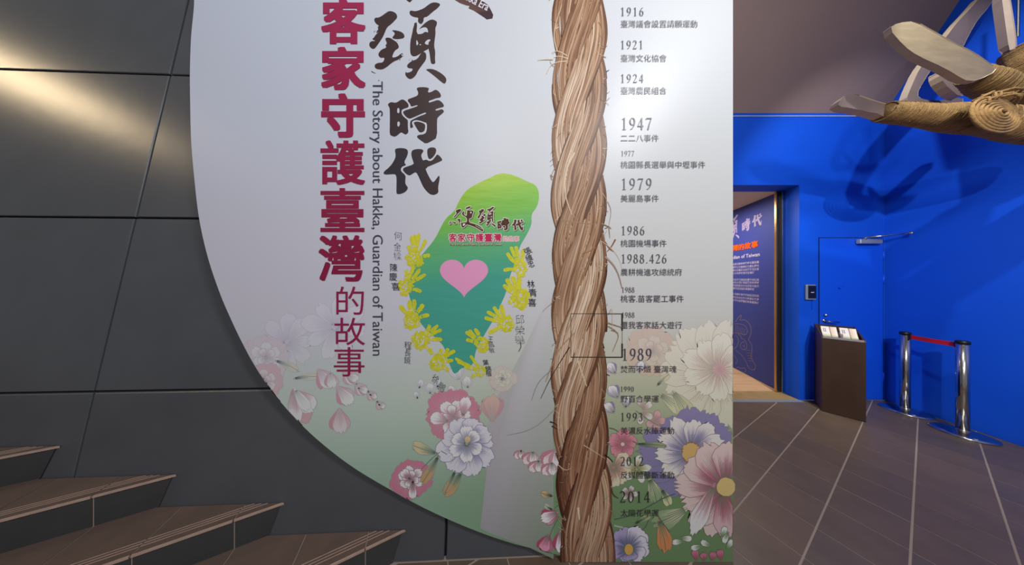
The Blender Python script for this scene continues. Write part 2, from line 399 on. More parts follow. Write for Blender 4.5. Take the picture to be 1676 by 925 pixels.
# --- flowers and foliage, printed pale
fa = Art(PM); fa.k = 9
def fcol(c, op): return lambda x, y: mix(bgcol(x, y), c, op)
fa.poly([(858,570),(905,470),(906,915),(868,897),(800,872),(786,864),(795,785),(802,665),(820,640)], mauve, 1)
_l = [2.0]
def nl():
    _l[0] += .04; return _l[0]
def petal(x, y, ang, L, wd, cin, cout, op, stripes=5, curl=.0, tipw=.68, dark=None):
    ca, sa = math.cos(ang), math.sin(ang); prof = [(0,.10),(.15,.34),(.35,.68),(.55,.92),(.72,1.0),(.85,.88),(.95,.55),(1.0,.12)]
    def T(u, v): v2 = v+curl*u*u; return (x+(u*ca-v2*sa)*L, y+(u*sa+v2*ca)*L)
    lay = nl(); w = wd/L/2; NC_ = 9; ring = []
    tipr = [1-.13*random.random()-(.06 if abs(j-4) < 1 else 0) for j in range(NC_)]; st_ = [random.uniform(-.16,.16) for _ in range(NC_)]
    n0 = len(fa.v); grid = []
    for u, q in prof:
        row = []
        for j in range(NC_):
            sg = (j-4)/4; uu = u*(1+(tipr[j]-1)*sstep(.4,1,u)); qq = q if u < .9 else q*1.0+(.45 if u > .99 else .2)
            px, py = T(uu*(1-.07*abs(sg)*(u > .6)), sg*qq*w)
            px = min(px, RX-.6); py = min(py, BOT-.8)
            if px < leftx(py)+.5: px = leftx(py)+.5
            c = mix(cin, cout, sstep(.12, .80, u+.10*abs(sg)+st_[j]*math.sin(math.pi*min(1,u*1.1))))
            fa.v.append(fa.mp(px, py, lay)); fa.c.append(mix(bgcol(px, py), c, op)); row.append((px, py))
        grid.append(row)
    for i in range(len(prof)-1):
        for j in range(NC_-1): fa.f.append((n0+i*NC_+j, n0+i*NC_+j+1, n0+(i+1)*NC_+j+1, n0+(i+1)*NC_+j))
    rim = [r[0] for r in grid]+grid[-1][1:-1]+[r[-1] for r in grid[::-1]]
    fa.stroke(rim, .9, fcol(mix(cin,(90,60,90),.35), op*.6), lay+.012)
    d = dark or mix(cin, (90,70,110), .35)
    for k in range(stripes):
        q = (k+.5)/stripes*2-1; u1 = random.uniform(.45, .8)
        pts = [T(u, q*w*(.25+.75*u)*.85) for u in (.08, .3, .5, u1)]
        pts = [(max(min(a, RX-1), leftx(min(b,BOT-1))+1), min(b, BOT-1)) for a, b in pts]
        fa.stroke(pts, lambda t: 1.5*(1-t)+.15, fcol(d, op*.45), lay+.03)
def flower(x, y, r, npet, cin, cout, op, core=None, rc=.2, a0=0, sweep=2*math.pi, wd=.62, rings=1, stripes=5, squash=1):
    for q in range(rings):
        rr = r*(1-.28*q)
        for k in range(npet):
            a = a0+sweep*k/npet+q*.35+random.uniform(-.08,.08); L = rr*random.uniform(.88,1.08)
            petal(x, y, a, L, L*wd*random.uniform(.9,1.15), mix(cin,(255,255,255),.06*q), cout, op, stripes)
    if core:
        l = nl(); fa.disc(x, y, r*rc, fcol(core, op), l, n=20, jag=.06)
        for k in range(22):
            a = random.uniform(0,6.28); q = r*rc*random.uniform(.3,1.1); fa.disc(x+q*math.cos(a), y+q*math.sin(a), r*.022, fcol(mix(core,(120,80,60),.5), op), l+.03, n=6)
def leaf(x, y, ang, L, wd, c, op, tip=None):
    petal(x, y, ang, L, wd, c, tip or mix(c,(235,215,170),.5), op, 5, .12, dark=(60,70,80))
    fa.stroke([(x+math.cos(ang)*t*L-math.sin(ang)*.12*t*t*L, y+math.sin(ang)*t*L+math.cos(ang)*.12*t*t*L) for t in (0,.3,.6,.9)], 1.0, fcol((70,80,85), op*.7), nl())
def stem(pts, op=.6, c=(80,95,90), wd=1.3): fa.stroke(pts, wd, fcol(c, op), nl(), smooth=2)
def bud(x, y, ang, L, c1, c2, op):
    petal(x, y, ang-.25, L*.9, L*.5, c1, mix(c1,c2,.5), op, 3); petal(x, y, ang+.28, L*.9, L*.5, c1, c1, op, 3); petal(x, y, ang, L, L*.55, mix(c1,c2,.4), c2, op, 4)
PK, PKD, WH, PU, PUL, CR, YE, LF, OR = (214,120,150),(190,70,110),(246,240,246),(120,104,170),(206,198,228),(238,222,196),(226,190,120),(150,170,130),(214,158,110)
def peony(x, y, r, body, hi, op, rot=0):
    for k in range(7):
        a = rot+k*.9; petal(x+r*.10*math.cos(a), y+r*.10*math.sin(a), a, r*random.uniform(.8,1), r*.80, mix(body,hi,.15), body, op, 4)
    for k in range(6):
        a = rot+.5+k*1.05; petal(x, y, a, r*random.uniform(.55,.72), r*.42, body, hi, op, 5)
    for k in range(4):
        a = rot+1.1+k*1.5; petal(x, y, a, r*.42, r*.3, mix(body,PKD,.3), hi, op, 3)
# left: faded group
flower(470, 560, 50, 8, PUL, (232,224,238), .35, None, wd=.5); flower(548, 535, 55, 8, (210,200,226), (232,228,240), .38, None, wd=.45, a0=.2)
peony(436, 585, 42, (224,190,208), WH, .35); peony(432, 625, 34, (226,160,178), (240,215,225), .5)
leaf(450, 590, .3, 45, 14, (205,205,180), .5); leaf(480, 620, -.2, 45, 12, (205,205,180), .5)
petal(480,640,1.15,62,34,PK,(224,150,170),.6); petal(478,638,.75,54,34,PK,WH,.6); petal(478,640,1.45,58,26,PK,WH,.62); petal(482,636,1.0,46,20,WH,WH,.6)
bud(520, 604, .95, 40, PK, WH, .55); bud(540, 608, 1.4, 30, PK, WH, .5); bud(552, 632, .9, 40, PK, WH, .6); bud(556, 668, 1.55, 44, PK, (240,215,225), .62)
for (x, y, r) in ((572,618,20),(590,638,17),(608,648,13),(622,664,12)):
    bud(x-r*.5, y-r*.7, .9, r*1.6, mix(PK,WH,.25), WH, .6); bud(x-r*.3, y-r*.2, .35, r*1.2, PK, WH, .55)
_l[0] = 2.0
# middle: faint group
for (x, y, r) in ((686,630,13),(684,648,11),(704,638,16),(716,628,14),(742,640,14),(766,628,17),(752,612,24)):
    bud(x, y+r*.5, -1.5+random.uniform(-.5,.5), r*1.3, PUL, WH, .55)
stem([(706,645),(722,652),(735,656)], .4); stem([(755,625),(757,640),(762,650)], .35)
peony(742, 682, 50, PK, WH, .78, .4); petal(757, 682, -1.35, 36, 20, PK, WH, .85); petal(735,690,3.4,34,22,PK,WH,.8)
for a, L, wq in ((.1,46,34),(.75,56,38),(1.4,60,40),(2.1,58,40),(2.75,56,38),(3.5,44,36),(4.3,46,36),(5.1,44,38),(5.8,46,34)):
    petal(764, 724, a, L, wq, PU, mix(WH,PUL,.35), .85, 8)
for a, L in ((.5,30),(1.6,34),(2.6,34),(3.6,28),(4.7,32),(5.5,28)): petal(764, 726, a, L, 22, mix(PU,PUL,.3), WH, .85, 6)
petal(764,728,-1.4,16,10,YE,(236,200,160),.9,2)
peony(672, 784, 36, PK, WH, .85, .9); petal(676,785,1.6,34,14,PKD,WH,.85); petal(672,785,-2.3,22,16,PKD,WH,.9)
leaf(716, 742, 3.35, 46, 20, LF, .75, (226,200,150)); leaf(718, 745, 2.0, 58, 16, LF, .8, OR); leaf(756, 772, 2.1, 52, 20, LF, .85, OR); leaf(745,770,1.9,44,12,LF,.7,OR)
stem([(720,740),(705,752),(690,768)], .6); stem([(722,738),(732,744)], .6)
bud(806, 640, -1.0, 34, (226,200,190), WH, .5); bud(806, 690, -1.6, 48, PK, (232,170,160), .55); peony(822,620,24,(226,190,190),CR,.4)
_l[0] = 2.0
# around the rope, left side
for (x, y, r) in ((846,740,11),(862,744,16),(872,758,15),(897,742,24),(893,762,16)): bud(x+r*.7, y-r*.3, 2.2, r*1.7, PK, (250,225,232), .85); bud(x+r*.6, y-r*.4, 1.5, r*1.5, mix(PK,WH,.2), WH, .85)
bud(914, 838, 2.7, 34, PKD, WH, .95); bud(898, 875, 1.9, 34, PKD, (236,160,190), .95); bud(917, 868, 1.45, 40, PKD, WH, .95)
stem([(915,845),(903,868),(898,885)], .6); leaf(905, 812, 3.3, 22, 12, OR, .8); leaf(905, 835, 3.6, 18, 8, WH, .7)
_l[0] = 2.0
# right side: big blossoms
peony(1068, 575, 46, (226,178,160), (236,206,190), .45, .2)
for k in range(13): petal(1168, 612, .35+k*.47, random.uniform(88,102), 46, (232,206,190), (240,230,212), .62, 7)
for k in range(9): petal(1172, 604, .1+k*.69, random.uniform(50,66), 34, (226,190,176), (244,236,222), .68, 6)
fa.disc(1178, 605, 9, fcol((222,170,170), .8), nl()); 
for k in range(16): a = k*.4; fa.stroke([(1178,605),(1178+17*math.cos(a),605+20*math.sin(a))], 1.3, fcol((206,140,160),.6), nl())
leaf(1075, 632, -.9, 30, 12, (215,215,170), .6); leaf(1078, 645, .5, 55, 26, (205,205,165), .7, (226,222,180)); leaf(1100, 640, .9, 60, 30, (205,205,165), .65)
for (x, y, r) in ((1012,652,18),(1006,676,16),(1024,668,14),(1046,610,14),(1008,612,16)): bud(x, y, -1.6+random.uniform(-.8,.8), r*1.5, PU, WH, .7)
for k in range(12): petal(1128, 742, k*.5236, random.uniform(78,94), 44, mix(PU,(90,80,140),.3), mix(PU,PUL,.2), .8, 6)
for k in range(11): petal(1132, 740, .2+k*.571, random.uniform(56,70), 32, PU, (232,224,220), .92, 7)
fa.disc(1131, 741, 15, fcol((214,176,110), .95), nl(), ry=17, n=20, jag=.05)
for k in range(26): a = random.uniform(0,6.28); fa.disc(1131+15*math.cos(a), 741+17*math.sin(a), 1.5, fcol((150,100,90),.9), nl(), n=6)
for a, L, wq in ((1.75,92,56),(2.3,88,48),(2.75,84,40),(3.2,90,42),(3.7,84,44),(4.2,86,50),(4.7,80,46)): petal(1188, 797, a, L, wq, mix(PKD,(150,60,110),.3), (236,206,206), .86, 10)
petal(1180,803,1.4,80,44,PKD,(232,190,200),.85,9); petal(1170,790,2.0,98,30,PK,WH,.85,6)
fa.disc(1188, 797, 15, fcol((224,194,130), .95), nl(), n=20, jag=.05)
for k in range(5): petal(1019, 726, -1.5+k*1.257, 26, 22, PKD, (222,140,160), .85, 3)
fa.disc(1019, 727, 3, fcol((240,200,190),.9), nl())
for k in range(5): petal(1072, 688, -1.2+k*1.257, 18, 12, PK, (232,170,180), .7, 2)
for k in range(4): petal(1052, 668+k*3, -2+k*1.3, 20, 11, PK, WH, .6, 2)
for a in (.9,1.5,2.1,2.8,3.8,-.8,0): petal(1004, 765, a, 34, 20, (214,130,130), CR, .8, 4)
for k in range(5): petal(1042, 768, -1.4+k*1.257, 26, 12, YE, WH, .75, 3)
for k in range(5): petal(1030, 808, -1.2+k*1.257, 15, 9, PK, WH, .7, 2)
stem([(1035,722),(1060,734),(1085,722)], .6, wd=2); stem([(1086,700),(1068,692),(1040,672)], .5); leaf(1040, 727, -.05, 55, 9, (90,110,95), .8)
leaf(1062, 782, 1.15, 44, 24, CR, .8, LF); leaf(1082, 800, 1.0, 34, 16, LF, .85, (226,215,170)); leaf(1125, 832, 2.6, 66, 34, CR, .8, LF)
stem([(1005,850),(1030,845),(1060,830),(1085,815),(1105,808)], .75, wd=2); stem([(1063,835),(1060,860),(1045,872)], .7)
leaf(1078, 848, 1.25, 60, 26, OR, .92, (220,140,90)); stem([(1070,835),(1082,852),(1096,872)], .8, wd=1.6); leaf(1038, 858, -.6, 34, 10, LF, .7); stem([(1005,860),(1040,868),(1018,876)], .4, WH, 3)
for a, L, wq in ((-2.7,34,30),(-1.9,40,36),(-1.0,44,40),(-.2,36,36),(.5,30,30),(2.2,24,26),(3.1,32,30),(1.4,20,26)): petal(1029, 899, a, L, wq, mix(PU,(80,70,150),.5), mix(PU,WH,.45 if a < -1.5 or a > 1 else .85), .95, 9)
fa.disc(1029, 899, 7, fcol((220,170,90), 1), nl(), ry=9)
for x in (1140,1152,1165,1180): petal(x, 918, -1.6+random.uniform(-.5,.5), random.uniform(14,22), 12, PKD, PK, .9, 2)
for x, y, a in ((1120,885,3.0),(1150,893,2.9),(1165,895,3.6),(1180,880,-1.2),(1188,900,-1.0),(1192,870,2.0),(1112,880,.1)): petal(x, y, a, 22, 10, LF, WH, .85, 2)
fa.build('printed_flowers', M['print'], panel)

# --- braided rope picture
ra = Art(PM)
XC0 = 948
def xc(y): return XC0+sstep(640, 920, y)*14
ra.poly([(XC0-30,-420),(XC0+30,-420),(XC0+30,640),(XC0+44,BOT-.6),(XC0-16,BOT-.6),(XC0-30,640)], (74,44,30), 13.4)
NS, PITCH = 4, 380.0
PHOTO_R, SR = 22.0, 21.5
for st in range(NS):
    tone = random.uniform(-.06, .06)
    NFB = 46
    for fb in range(NFB):
        ph = 2*math.pi*fb/NFB; fr = random.uniform(.90, 1.04)
        shade0 = random.gauss(0, .17); wdt = random.uniform(2.6, 5.2); wob = random.uniform(0, 6.28)
        dk = random.random() < .14
        seg = []
        y = -420.0
        while y <= BOT-.5:
            th = 2*math.pi*(y+52)/PITCH+2*math.pi*st/NS
            sx, sd = PHOTO_R*math.sin(th), PHOTO_R*math.cos(th)
            a = ph-th*.12
            lx, ld = SR*fr*math.sin(a), SR*fr*math.cos(a)*.75
            x = xc(y)-sx*1.02-lx+1.1*math.sin(y*.05+wob); d = sd+ld*1.3
            vis = ld/SR
            seg.append((x, y, d, vis)); y += 9
        if seg[-1][1] < BOT-.6: seg.append((seg[-1][0], BOT-.6, seg[-1][2], seg[-1][3]))
        n0 = len(ra.v)
        for (x, y, d, vis) in seg:
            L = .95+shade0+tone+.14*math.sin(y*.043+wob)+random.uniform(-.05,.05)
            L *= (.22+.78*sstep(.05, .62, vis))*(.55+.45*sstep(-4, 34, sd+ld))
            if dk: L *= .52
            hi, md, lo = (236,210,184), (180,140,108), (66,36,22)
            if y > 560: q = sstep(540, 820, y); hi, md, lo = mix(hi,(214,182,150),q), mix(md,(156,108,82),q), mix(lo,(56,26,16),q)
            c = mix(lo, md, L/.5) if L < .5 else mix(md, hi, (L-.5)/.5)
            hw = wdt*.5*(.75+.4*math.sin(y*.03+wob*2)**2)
            dd = 14+(d+50)*.09
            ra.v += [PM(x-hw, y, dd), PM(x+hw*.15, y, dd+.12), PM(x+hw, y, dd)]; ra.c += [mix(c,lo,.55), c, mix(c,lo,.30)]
        for i in range(len(seg)-1):
            if max(seg[i][3], seg[i+1][3]) < .05: continue
            for j in (0, 1): ra.f.append((n0+3*i+j, n0+3*i+j+1, n0+3*i+4+j, n0+3*i+3+j))
def wisp(pts, c=(150,118,90), wd=1.5, l=25): ra.stroke(pts, lambda t: wd*(1-.7*t), c, l, smooth=2)
TAN, DKB, LTF = (158,128,98), (58,28,34), (214,192,162)
for p in ([(912,85),(905,60),(912,30),(920,8)],[(914,45),(908,50),(913,40)],[(928,92),(914,84),(905,86)],[(930,97),(915,92),(906,95)],[(927,101),(912,102),(900,108),(894,122)],[(905,98),(892,98),(880,99)]): wisp(p, LTF, 1.8)
wisp([(940,250),(925,280),(924,320),(936,352)], LTF, 3.2); wisp([(918,360),(945,365),(972,367)], TAN, 3); wisp([(919,360),(930,370)], TAN, 2.5)
for p, c, q in (([(985,92),(992,95)],TAN,2),([(992,118),(997,115)],DKB,1.5),([(988,170),(998,160)],TAN,1.5),([(905,290),(900,285),(903,296)],TAN,1.5),
    ([(908,275),(901,290),(907,298)],TAN,1.3),([(984,366),(998,372),(1000,375)],TAN,2.2),([(996,370),(998,390)],TAN,1.5),([(1007,392),(1000,405),(993,412)],(140,90,60),2.6),
    ([(990,396),(998,408),(1004,412)],(140,100,70),2),([(990,420),(1003,432),(1012,448),(1018,472)],(170,148,130),3.2),([(984,395),(1000,406),(1012,420),(1018,440)],LTF,1.1),
    ([(994,330),(1001,345),(996,370)],TAN,1),([(992,442),(993,452),(987,456)],DKB,1.4),([(975,405),(965,412),(952,416)],(150,105,60),2.2),
    ([(993,528),(1005,532),(1018,536)],(150,118,84),2.4),([(995,534),(1006,540),(1013,549),(1008,562),(1002,576)],(160,130,100),1.8),([(1000,540),(1012,545)],TAN,1.6),
    ([(996,515),(1000,505)],TAN,1.3),([(1002,506),(1002,540)],LTF,1),([(905,486),(905,495),(895,503),(888,510)],TAN,1.2),([(905,512),(912,515)],TAN,2),
    ([(990,575),(985,600)],TAN,1.2),([(992,612),(998,615)],DKB,1.6),([(900,690),(908,692),(912,697)],DKB,2.2),([(903,697),(912,702)],DKB,2),
    ([(905,672),(888,690),(865,705),(830,712)],(165,145,130),1.2),([(903,605),(880,625),(870,655)],(150,130,130),1.2),
    ([(932,568),(915,595),(900,620),(885,652)],DKB,1.8),([(940,545),(915,570),(902,600),(893,625)],(176,140,110),2.6),
    ([(989,744),(998,750),(1003,756)],(20,20,24),2.6),([(997,700),(1006,702),(1013,707)],(110,90,80),1.6),([(1000,798),(1003,810),(1012,815)],(90,60,50),2.8),
    ([(955,728),(975,740),(990,750)],LTF,1.4),([(913,760),(925,770),(934,766)],LTF,1.6),([(946,830),(948,850)],(226,206,176),4),([(910,840),(925,870),(934,905)],TAN,1.5),
    ([(946,590),(952,610),(960,632)],(216,190,160),4),([(978,500),(985,486)],TAN,1.5)): wisp(p, c, q)
for k in range(120):
    y = random.uniform(-50, 900); s = random.choice((-1,1)); x = xc(y)+s*random.uniform(30,43); a = random.uniform(-1.2,1.2)
    wisp([(x,y),(x+s*random.uniform(2,6),y+4*a),(x+s*random.uniform(3,9),y+9*a)], random.choice((TAN,LTF,(120,86,60))), random.uniform(.6,1.3))
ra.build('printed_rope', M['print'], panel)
fr = Art(PM)
for a, b, wq in (((934,513.5),(1019,513.5),1.0),((934,584.5),(1019,584.5),1.6),((934,513),(934,585),.9),((1018,513),(1018,541),2.4),((1018,562),(1018,585),2.4),((1018,541),(1018,562),.5)): fr.stroke([a,b], wq, (62,58,40), 26)
fr.build('printed_frame', M['print'], panel)

# --- title lettering
RED, INK = (150,34,78), (60,44,44)
ta = Art(PM)
for ch, b in (('客',(526,-3,599,73)),('家',(526,77,599,148)),('守',(526,153,598,226)),('護',(525,230,598,303)),('臺',(525,308,597,380)),('灣',(522,385,597,461))): ta.text(ch, b, lambda x, y: mix((166,40,84),(140,28,66), y/460), 20, bold=2.9 if ch in '客家守' else 1.7)
ta.text('護', (525,-82,598,-10), RED, 20, bold=1.7)
for ch, b in (('的',(551,469,596,515)),('故',(548,520,598,565)),('事',(547,568,597,616))): ta.text(ch, b, RED, 20, .0)
ta.build('printed_title', M['print'], panel)
full = 'The Story about Hakka, Guardian of Taiwan'; fb = glyph(full)[2]; ky = (582-134)/(fb[2]-fb[0]); kx = 22/(fb[3]-fb[1]); pre = ''
for wd_ in full.split():                                          # one piece of lettering per word, reading downwards
    gv, gf, gb = glyph(wd_); end = glyph(pre+wd_)[2][2]; ta = Art(PM)
    ta.put([(605+(b-fb[1])*kx, 134+(a-gb[2]+end-fb[0])*ky) for a, b in gv], gf, (70,72,84), 20); ta.build('printed_word', M['print'], panel); pre += wd_+' '
ta = Art(PM); ta.stroke([(608,117),(611,119),(615,120.5)], lambda t: 1.6-t*.8, INK, 3); ta.disc(620,132,.9,INK,3); ta.build('printed_comma', M['print'], panel)

JING = [[(80,215),(100,190),(130,195),(170,175),(210,140),(240,122),(280,125),(320,145),(335,190),(300,230),(265,265),(225,290),(205,330),(185,385),(160,430),(130,475),(105,510),(80,532),(50,525),(30,495),(35,460),(60,445),(105,445),(60,425),(80,410),(100,380),(130,350),(105,345),(130,320),(120,300),(135,275),(100,258)],
 [(265,325),(340,335),(390,355),(415,385),(405,415),(360,425),(300,425),(275,410),(300,380),(305,355)],
 [(200,420),(215,405),(260,410),(290,435),(330,460),(352,500),(345,525),(310,545),(290,580),(275,625),(330,615),(380,575),(375,595),(395,615),(340,650),(300,665),(260,690),(215,730),(165,755),(110,750),(85,725),(90,695),(130,682),(175,680),(190,650),(195,625),(150,632),(125,600),(135,570),(165,535),(215,515),(205,490),(220,470)],
 [(462,130),(480,115),(520,122),(570,112),(620,90),(670,55),(710,30),(760,28),(803,50),(770,90),(715,130),(655,185),(618,190),(615,235),(590,265),(560,245),(555,215),(560,192),(510,185),(470,165)],
 [(525,240),(548,250),(540,370),(600,368),(632,342),(660,352),(700,360),(735,430),(700,490),(670,530),(620,555),(570,590),(520,618),(480,600),(468,560),(475,450),(490,370),(505,290)],
 [(565,325),(600,280),(650,235),(700,212),(745,220),(765,240),(755,280),(742,300),(745,370),(735,430),(730,500),(742,560),(740,640),(745,690),(700,695),(690,660),(680,580),(672,540),(660,430),(668,352),(655,300),(610,295)],
 [(610,560),(640,575),(648,620),(640,655),(590,720),(555,770),(530,820),(490,855),(455,855),(420,820),(420,775),(440,790),(490,775),(500,740),(450,738),(435,710),(460,680),(500,655),(550,640),(580,590)],
 [(632,750),(700,742),(770,770),(830,810),(860,845),(862,880),(845,912),(800,880),(740,830),(680,785)]]
JING_H = [[(538,425),(560,465),(558,480),(540,498)],[(575,478),(592,482),(588,490),(572,490)],[(625,475),(645,440),(680,425),(694,436),(668,462),(672,490)]]
SHI = [[(88,290),(120,260),(150,252),(200,265),(240,250),(280,222),(315,210),(350,228),(390,265),(408,300),(400,335),(330,355),(298,375),(300,430),(330,475),(390,520),(395,540),(395,640),(405,710),(370,745),(340,738),(292,705),(240,755),(200,778),(160,770),(118,745),(122,600),(122,360),(110,325)],
 [(522,45),(560,28),(640,25),(715,38),(710,65),(695,95),(715,110),(760,95),(810,62),(850,80),(885,120),(898,160),(885,185),(820,195),(770,215),(710,235),(712,262),(770,245),(850,218),(895,240),(935,285),(943,325),(880,340),(810,362),(815,382),(860,375),(910,355),(945,390),(925,420),(850,480),(835,520),(838,790),(760,840),(665,887),(600,840),(545,800),(530,775),(550,750),(640,740),(680,700),(685,570),(640,555),(560,528),(500,525),(455,550),(460,590),(480,630),(435,652),(428,620),(430,540),(470,515),(560,470),(670,430),(670,405),(590,435),(490,480),(420,508),(370,480),(320,420),(330,385),(440,350),(545,312),(540,295),(440,325),(435,290),(378,218),(450,190),(545,155),(552,100)],
 [(480,560),(530,545),(600,560),(655,585),(658,640),(640,700),(575,718),(540,670),(500,600)]]
SHI_H = [[(235,350),(250,342),(268,350),(268,410),(250,425),(232,405)],[(237,560),(252,543),(270,555),(275,585),(262,620),(245,625),(234,600)]]
DAI = [[(218,110),(240,85),(320,75),(400,85),(435,110),(442,160),(420,230),(372,318),(415,365),(350,385),(320,420),(325,470),(390,525),(402,560),(395,640),(400,690),(440,735),(430,780),(390,820),(330,848),(270,855),(245,840),(248,700),(248,560),(225,515),(150,520),(50,525),(25,500),(50,460),(110,415),(180,335),(225,250),(235,190)],
 [(495,150),(520,108),(600,92),(680,97),(702,125),(690,150),(662,190),(670,240),(695,290),(742,268),(800,298),(850,285),(900,225),(930,180),(980,215),(1020,270),(1010,292),(900,340),(730,412),(760,490),(810,590),(860,660),(900,620),(965,528),(975,590),(945,740),(955,810),(930,850),(865,870),(800,850),(730,780),(680,700),(630,580),(580,482),(540,495),(490,530),(460,540),(410,515),(360,460),(355,425),(390,400),(540,350),(530,310),(500,220)],
 [(770,85),(840,62),(905,75),(918,120),(900,180),(850,245),(800,270),(775,230),(762,150)]]
YING = [[(180,180),(200,160),(240,145),(280,140),(290,165),(265,200),(225,230),(200,265),(170,300),(145,305),(150,285),(185,250),(205,215)],
 [(65,400),(85,370),(100,365),(95,395),(75,435),(65,425)],[(110,375),(150,385),(195,400),(190,425),(160,420),(130,395)],
 [(210,345),(250,325),(270,330),(275,360),(260,410),(235,408),(245,360),(220,365)],[(360,130),(420,95),(465,90),(475,110),(440,130),(390,145)],
 [(400,160),(430,165),(510,170),(525,200),(500,250),(495,300),(470,320),(435,325),(440,400),(520,420),(600,445),(660,480),(705,530),(710,560),(690,570),(640,540),(560,490),(480,460),(420,440),(380,440),(350,480),(320,500),(295,480),(290,440),(280,405),(330,395),(395,395),(400,325),(370,290),(330,270),(300,240),(310,200),(340,180),(350,200),(335,235),(360,265),(395,275)]]
YING_H = [[(460,190),(488,196),(482,228),(455,222)],[(318,420),(350,414),(372,424),(340,462),(318,458)]]
def brush(art, polys, T, col, layer, sm=1, jag=0):
    for p in polys:
        q = [T(a+random.uniform(-jag,jag), b+random.uniform(-jag,jag)) for a, b in p]; art.poly(q, col, layer, sm)
def outline(art, polys, T, col, wd, layer):
    for p in polys:
        q = chaikin([T(a, b) for a, b in p]); art.stroke(q, wd, col, layer, closed=True); art.poly(q, col, layer-.05)
TJ = lambda a, b: (600+a/6.607, b/6.607); TS = lambda a, b: (625+a/9.25, 140+b/9.25); TD = lambda a, b: (625+a/10.28, 235+b/10.28)
TY = lambda a, b: (807+(a-710)*.35, 27+(b-565)*.35)
ca = Art(PM)
INKF = lambda x, y: mix((66,48,46), (56,52,60), sstep(130, 300, y)*(1-sstep(660,720,x)*.7))
brush(ca, JING, TJ, INKF, 3, 1, 2.5); brush(ca, JING_H, TJ, bgcol, 3.3, 1)
for k in range(26):
    x, y = random.choice(((380,600),(350,640),(535,250),(480,650),(720,690),(100,350),(330,445)));  x += random.uniform(-22,22); y += random.uniform(-16,16)
    ca.disc(*TJ(x,y), random.uniform(.4,1.1), INK, 3.1, n=5, jag=.4)
brush(ca, SHI, TS, INKF, 3, 1); brush(ca, SHI_H, TS, bgcol, 3.3, 1); brush(ca, DAI, TD, INKF, 3, 1)
brush(ca, YING[:5], TY, INK, 3, 1, 2)
brush(ca, [[(400,160),(430,165),(510,170),(525,200),(500,250),(495,300),(470,320),(435,325),(440,400),(520,420),(560,430),(540,480),(480,460),(420,440),(380,440),(350,480),(330,490),(325,498),(318,500),(295,480),(290,440),(280,405),(330,395),(395,395),(400,325),(370,290),(330,270),(300,240),(310,200),(340,180),(350,200),(335,235),(360,265),(395,275)]], TY, INK, 3, 1)
brush(ca, YING_H, TY, bgcol, 3.3)
TB = lambda a, b: (640+a/9.311, b/9.311)
ca.poly([TB(*p) for p in [(500,-190),(640,-180),(900,-110),(1200,-60),(1350,0),(1400,20),(1480,80),(1530,170),(1558,230),(1545,285),(1460,300),(1420,270),(1330,210),(1260,165),(1180,130),(1195,95),(1130,80),(1050,50),(960,-5),(800,-90),(560,-130)]], lambda x, y: mix((104,74,66),(66,44,50), sstep(782,792,x+y*.4)), 3)
ca.text('The Hakka Era', (727,-11.5,804,1.5), (226,222,234), 3.4, .012, rot=.47)
ca.build('printed_calligraphy', M['print'], panel)

# --- timeline
def digit(art, ch, x, y0, h, col, layer):
    def T(a, b): return (x+a*h, y0+(1-b)*h)
    def arc(cx, cy, rx, ry, a0, a1, w0, w1, n=16):
        pts = [T(cx+rx*math.cos(a0+(a1-a0)*k/n), cy+ry*math.sin(a0+(a1-a0)*k/n)) for k in range(n+1)]
        art.stroke(pts, lambda t: h*(w0+(w1-w0)*abs(math.cos(a0+(a1-a0)*t))), col, layer)
    def ln(p, w): art.stroke([T(*q) for q in p], (lambda t: h*w) if not callable(w) else (lambda t: h*w(t)), col, layer)
    pi = math.pi
    if ch == '0': arc(.26,.49,.19,.46,0,2*pi,.045,.11,28)
    elif ch == '1': ln([(.27,.02),(.27,.98)], .10); ln([(.28,.95),(.10,.84)], .05); ln([(.11,.02),(.43,.02)], .04)
    elif ch == '2': arc(.23,.73,.17,.24,pi*.88,-.35*pi*.6,.05,.11); ln([(.385,.62),(.25,.36),(.06,.05)], lambda t: .10-.05*t); ln([(.04,.045),(.42,.045),(.46,.16)], .085)
    elif ch == '3': arc(.20,.75,.15,.21,pi*.85,-pi*.5,.05,.10); arc(.19,.28,.19,.27,pi*.5,-pi*.85,.05,.11)
    elif ch == '4': ln([(.34,.0),(.34,.97)], .10); ln([(.33,.95),(.03,.30)], .045); ln([(.0,.29),(.49,.29)], .075)
    elif ch == '6': arc(.26,.30,.18,.28,0,2*pi,.045,.11,24); ln([(.08,.34),(.12,.62),(.26,.86),(.44,.97)], lambda t: .11-.07*t)
    elif ch == '7': ln([(.03,.84),(.07,.93),(.48,.93)], .09); ln([(.46,.92),(.30,.5),(.18,.0)], lambda t: .05+.06*t)
    elif ch == '8': arc(.25,.75,.14,.21,0,2*pi,.045,.10,24); arc(.25,.27,.19,.26,0,2*pi,.045,.11,24)
    elif ch == '9': arc(.26,.68,.18,.28,0,2*pi,.045,.11,24); ln([(.44,.64),(.40,.36),(.26,.12),(.08,.02)], lambda t: .11-.07*t)
    elif ch == '.': art.disc(x+.1*h, y0+h*.95, h*.06, col, layer)
ya = Art(PM); za = Art(PM)
INK2 = (72,68,78)
def ink(y): return mix((92,88,96), (124,122,122), math.exp(-((y-275)/75)**2)*.75) if y < 470 else mix((84,74,88),(62,58,58), sstep(560,800,y))  # ink pales partway down: glare on the panel put into the text colour
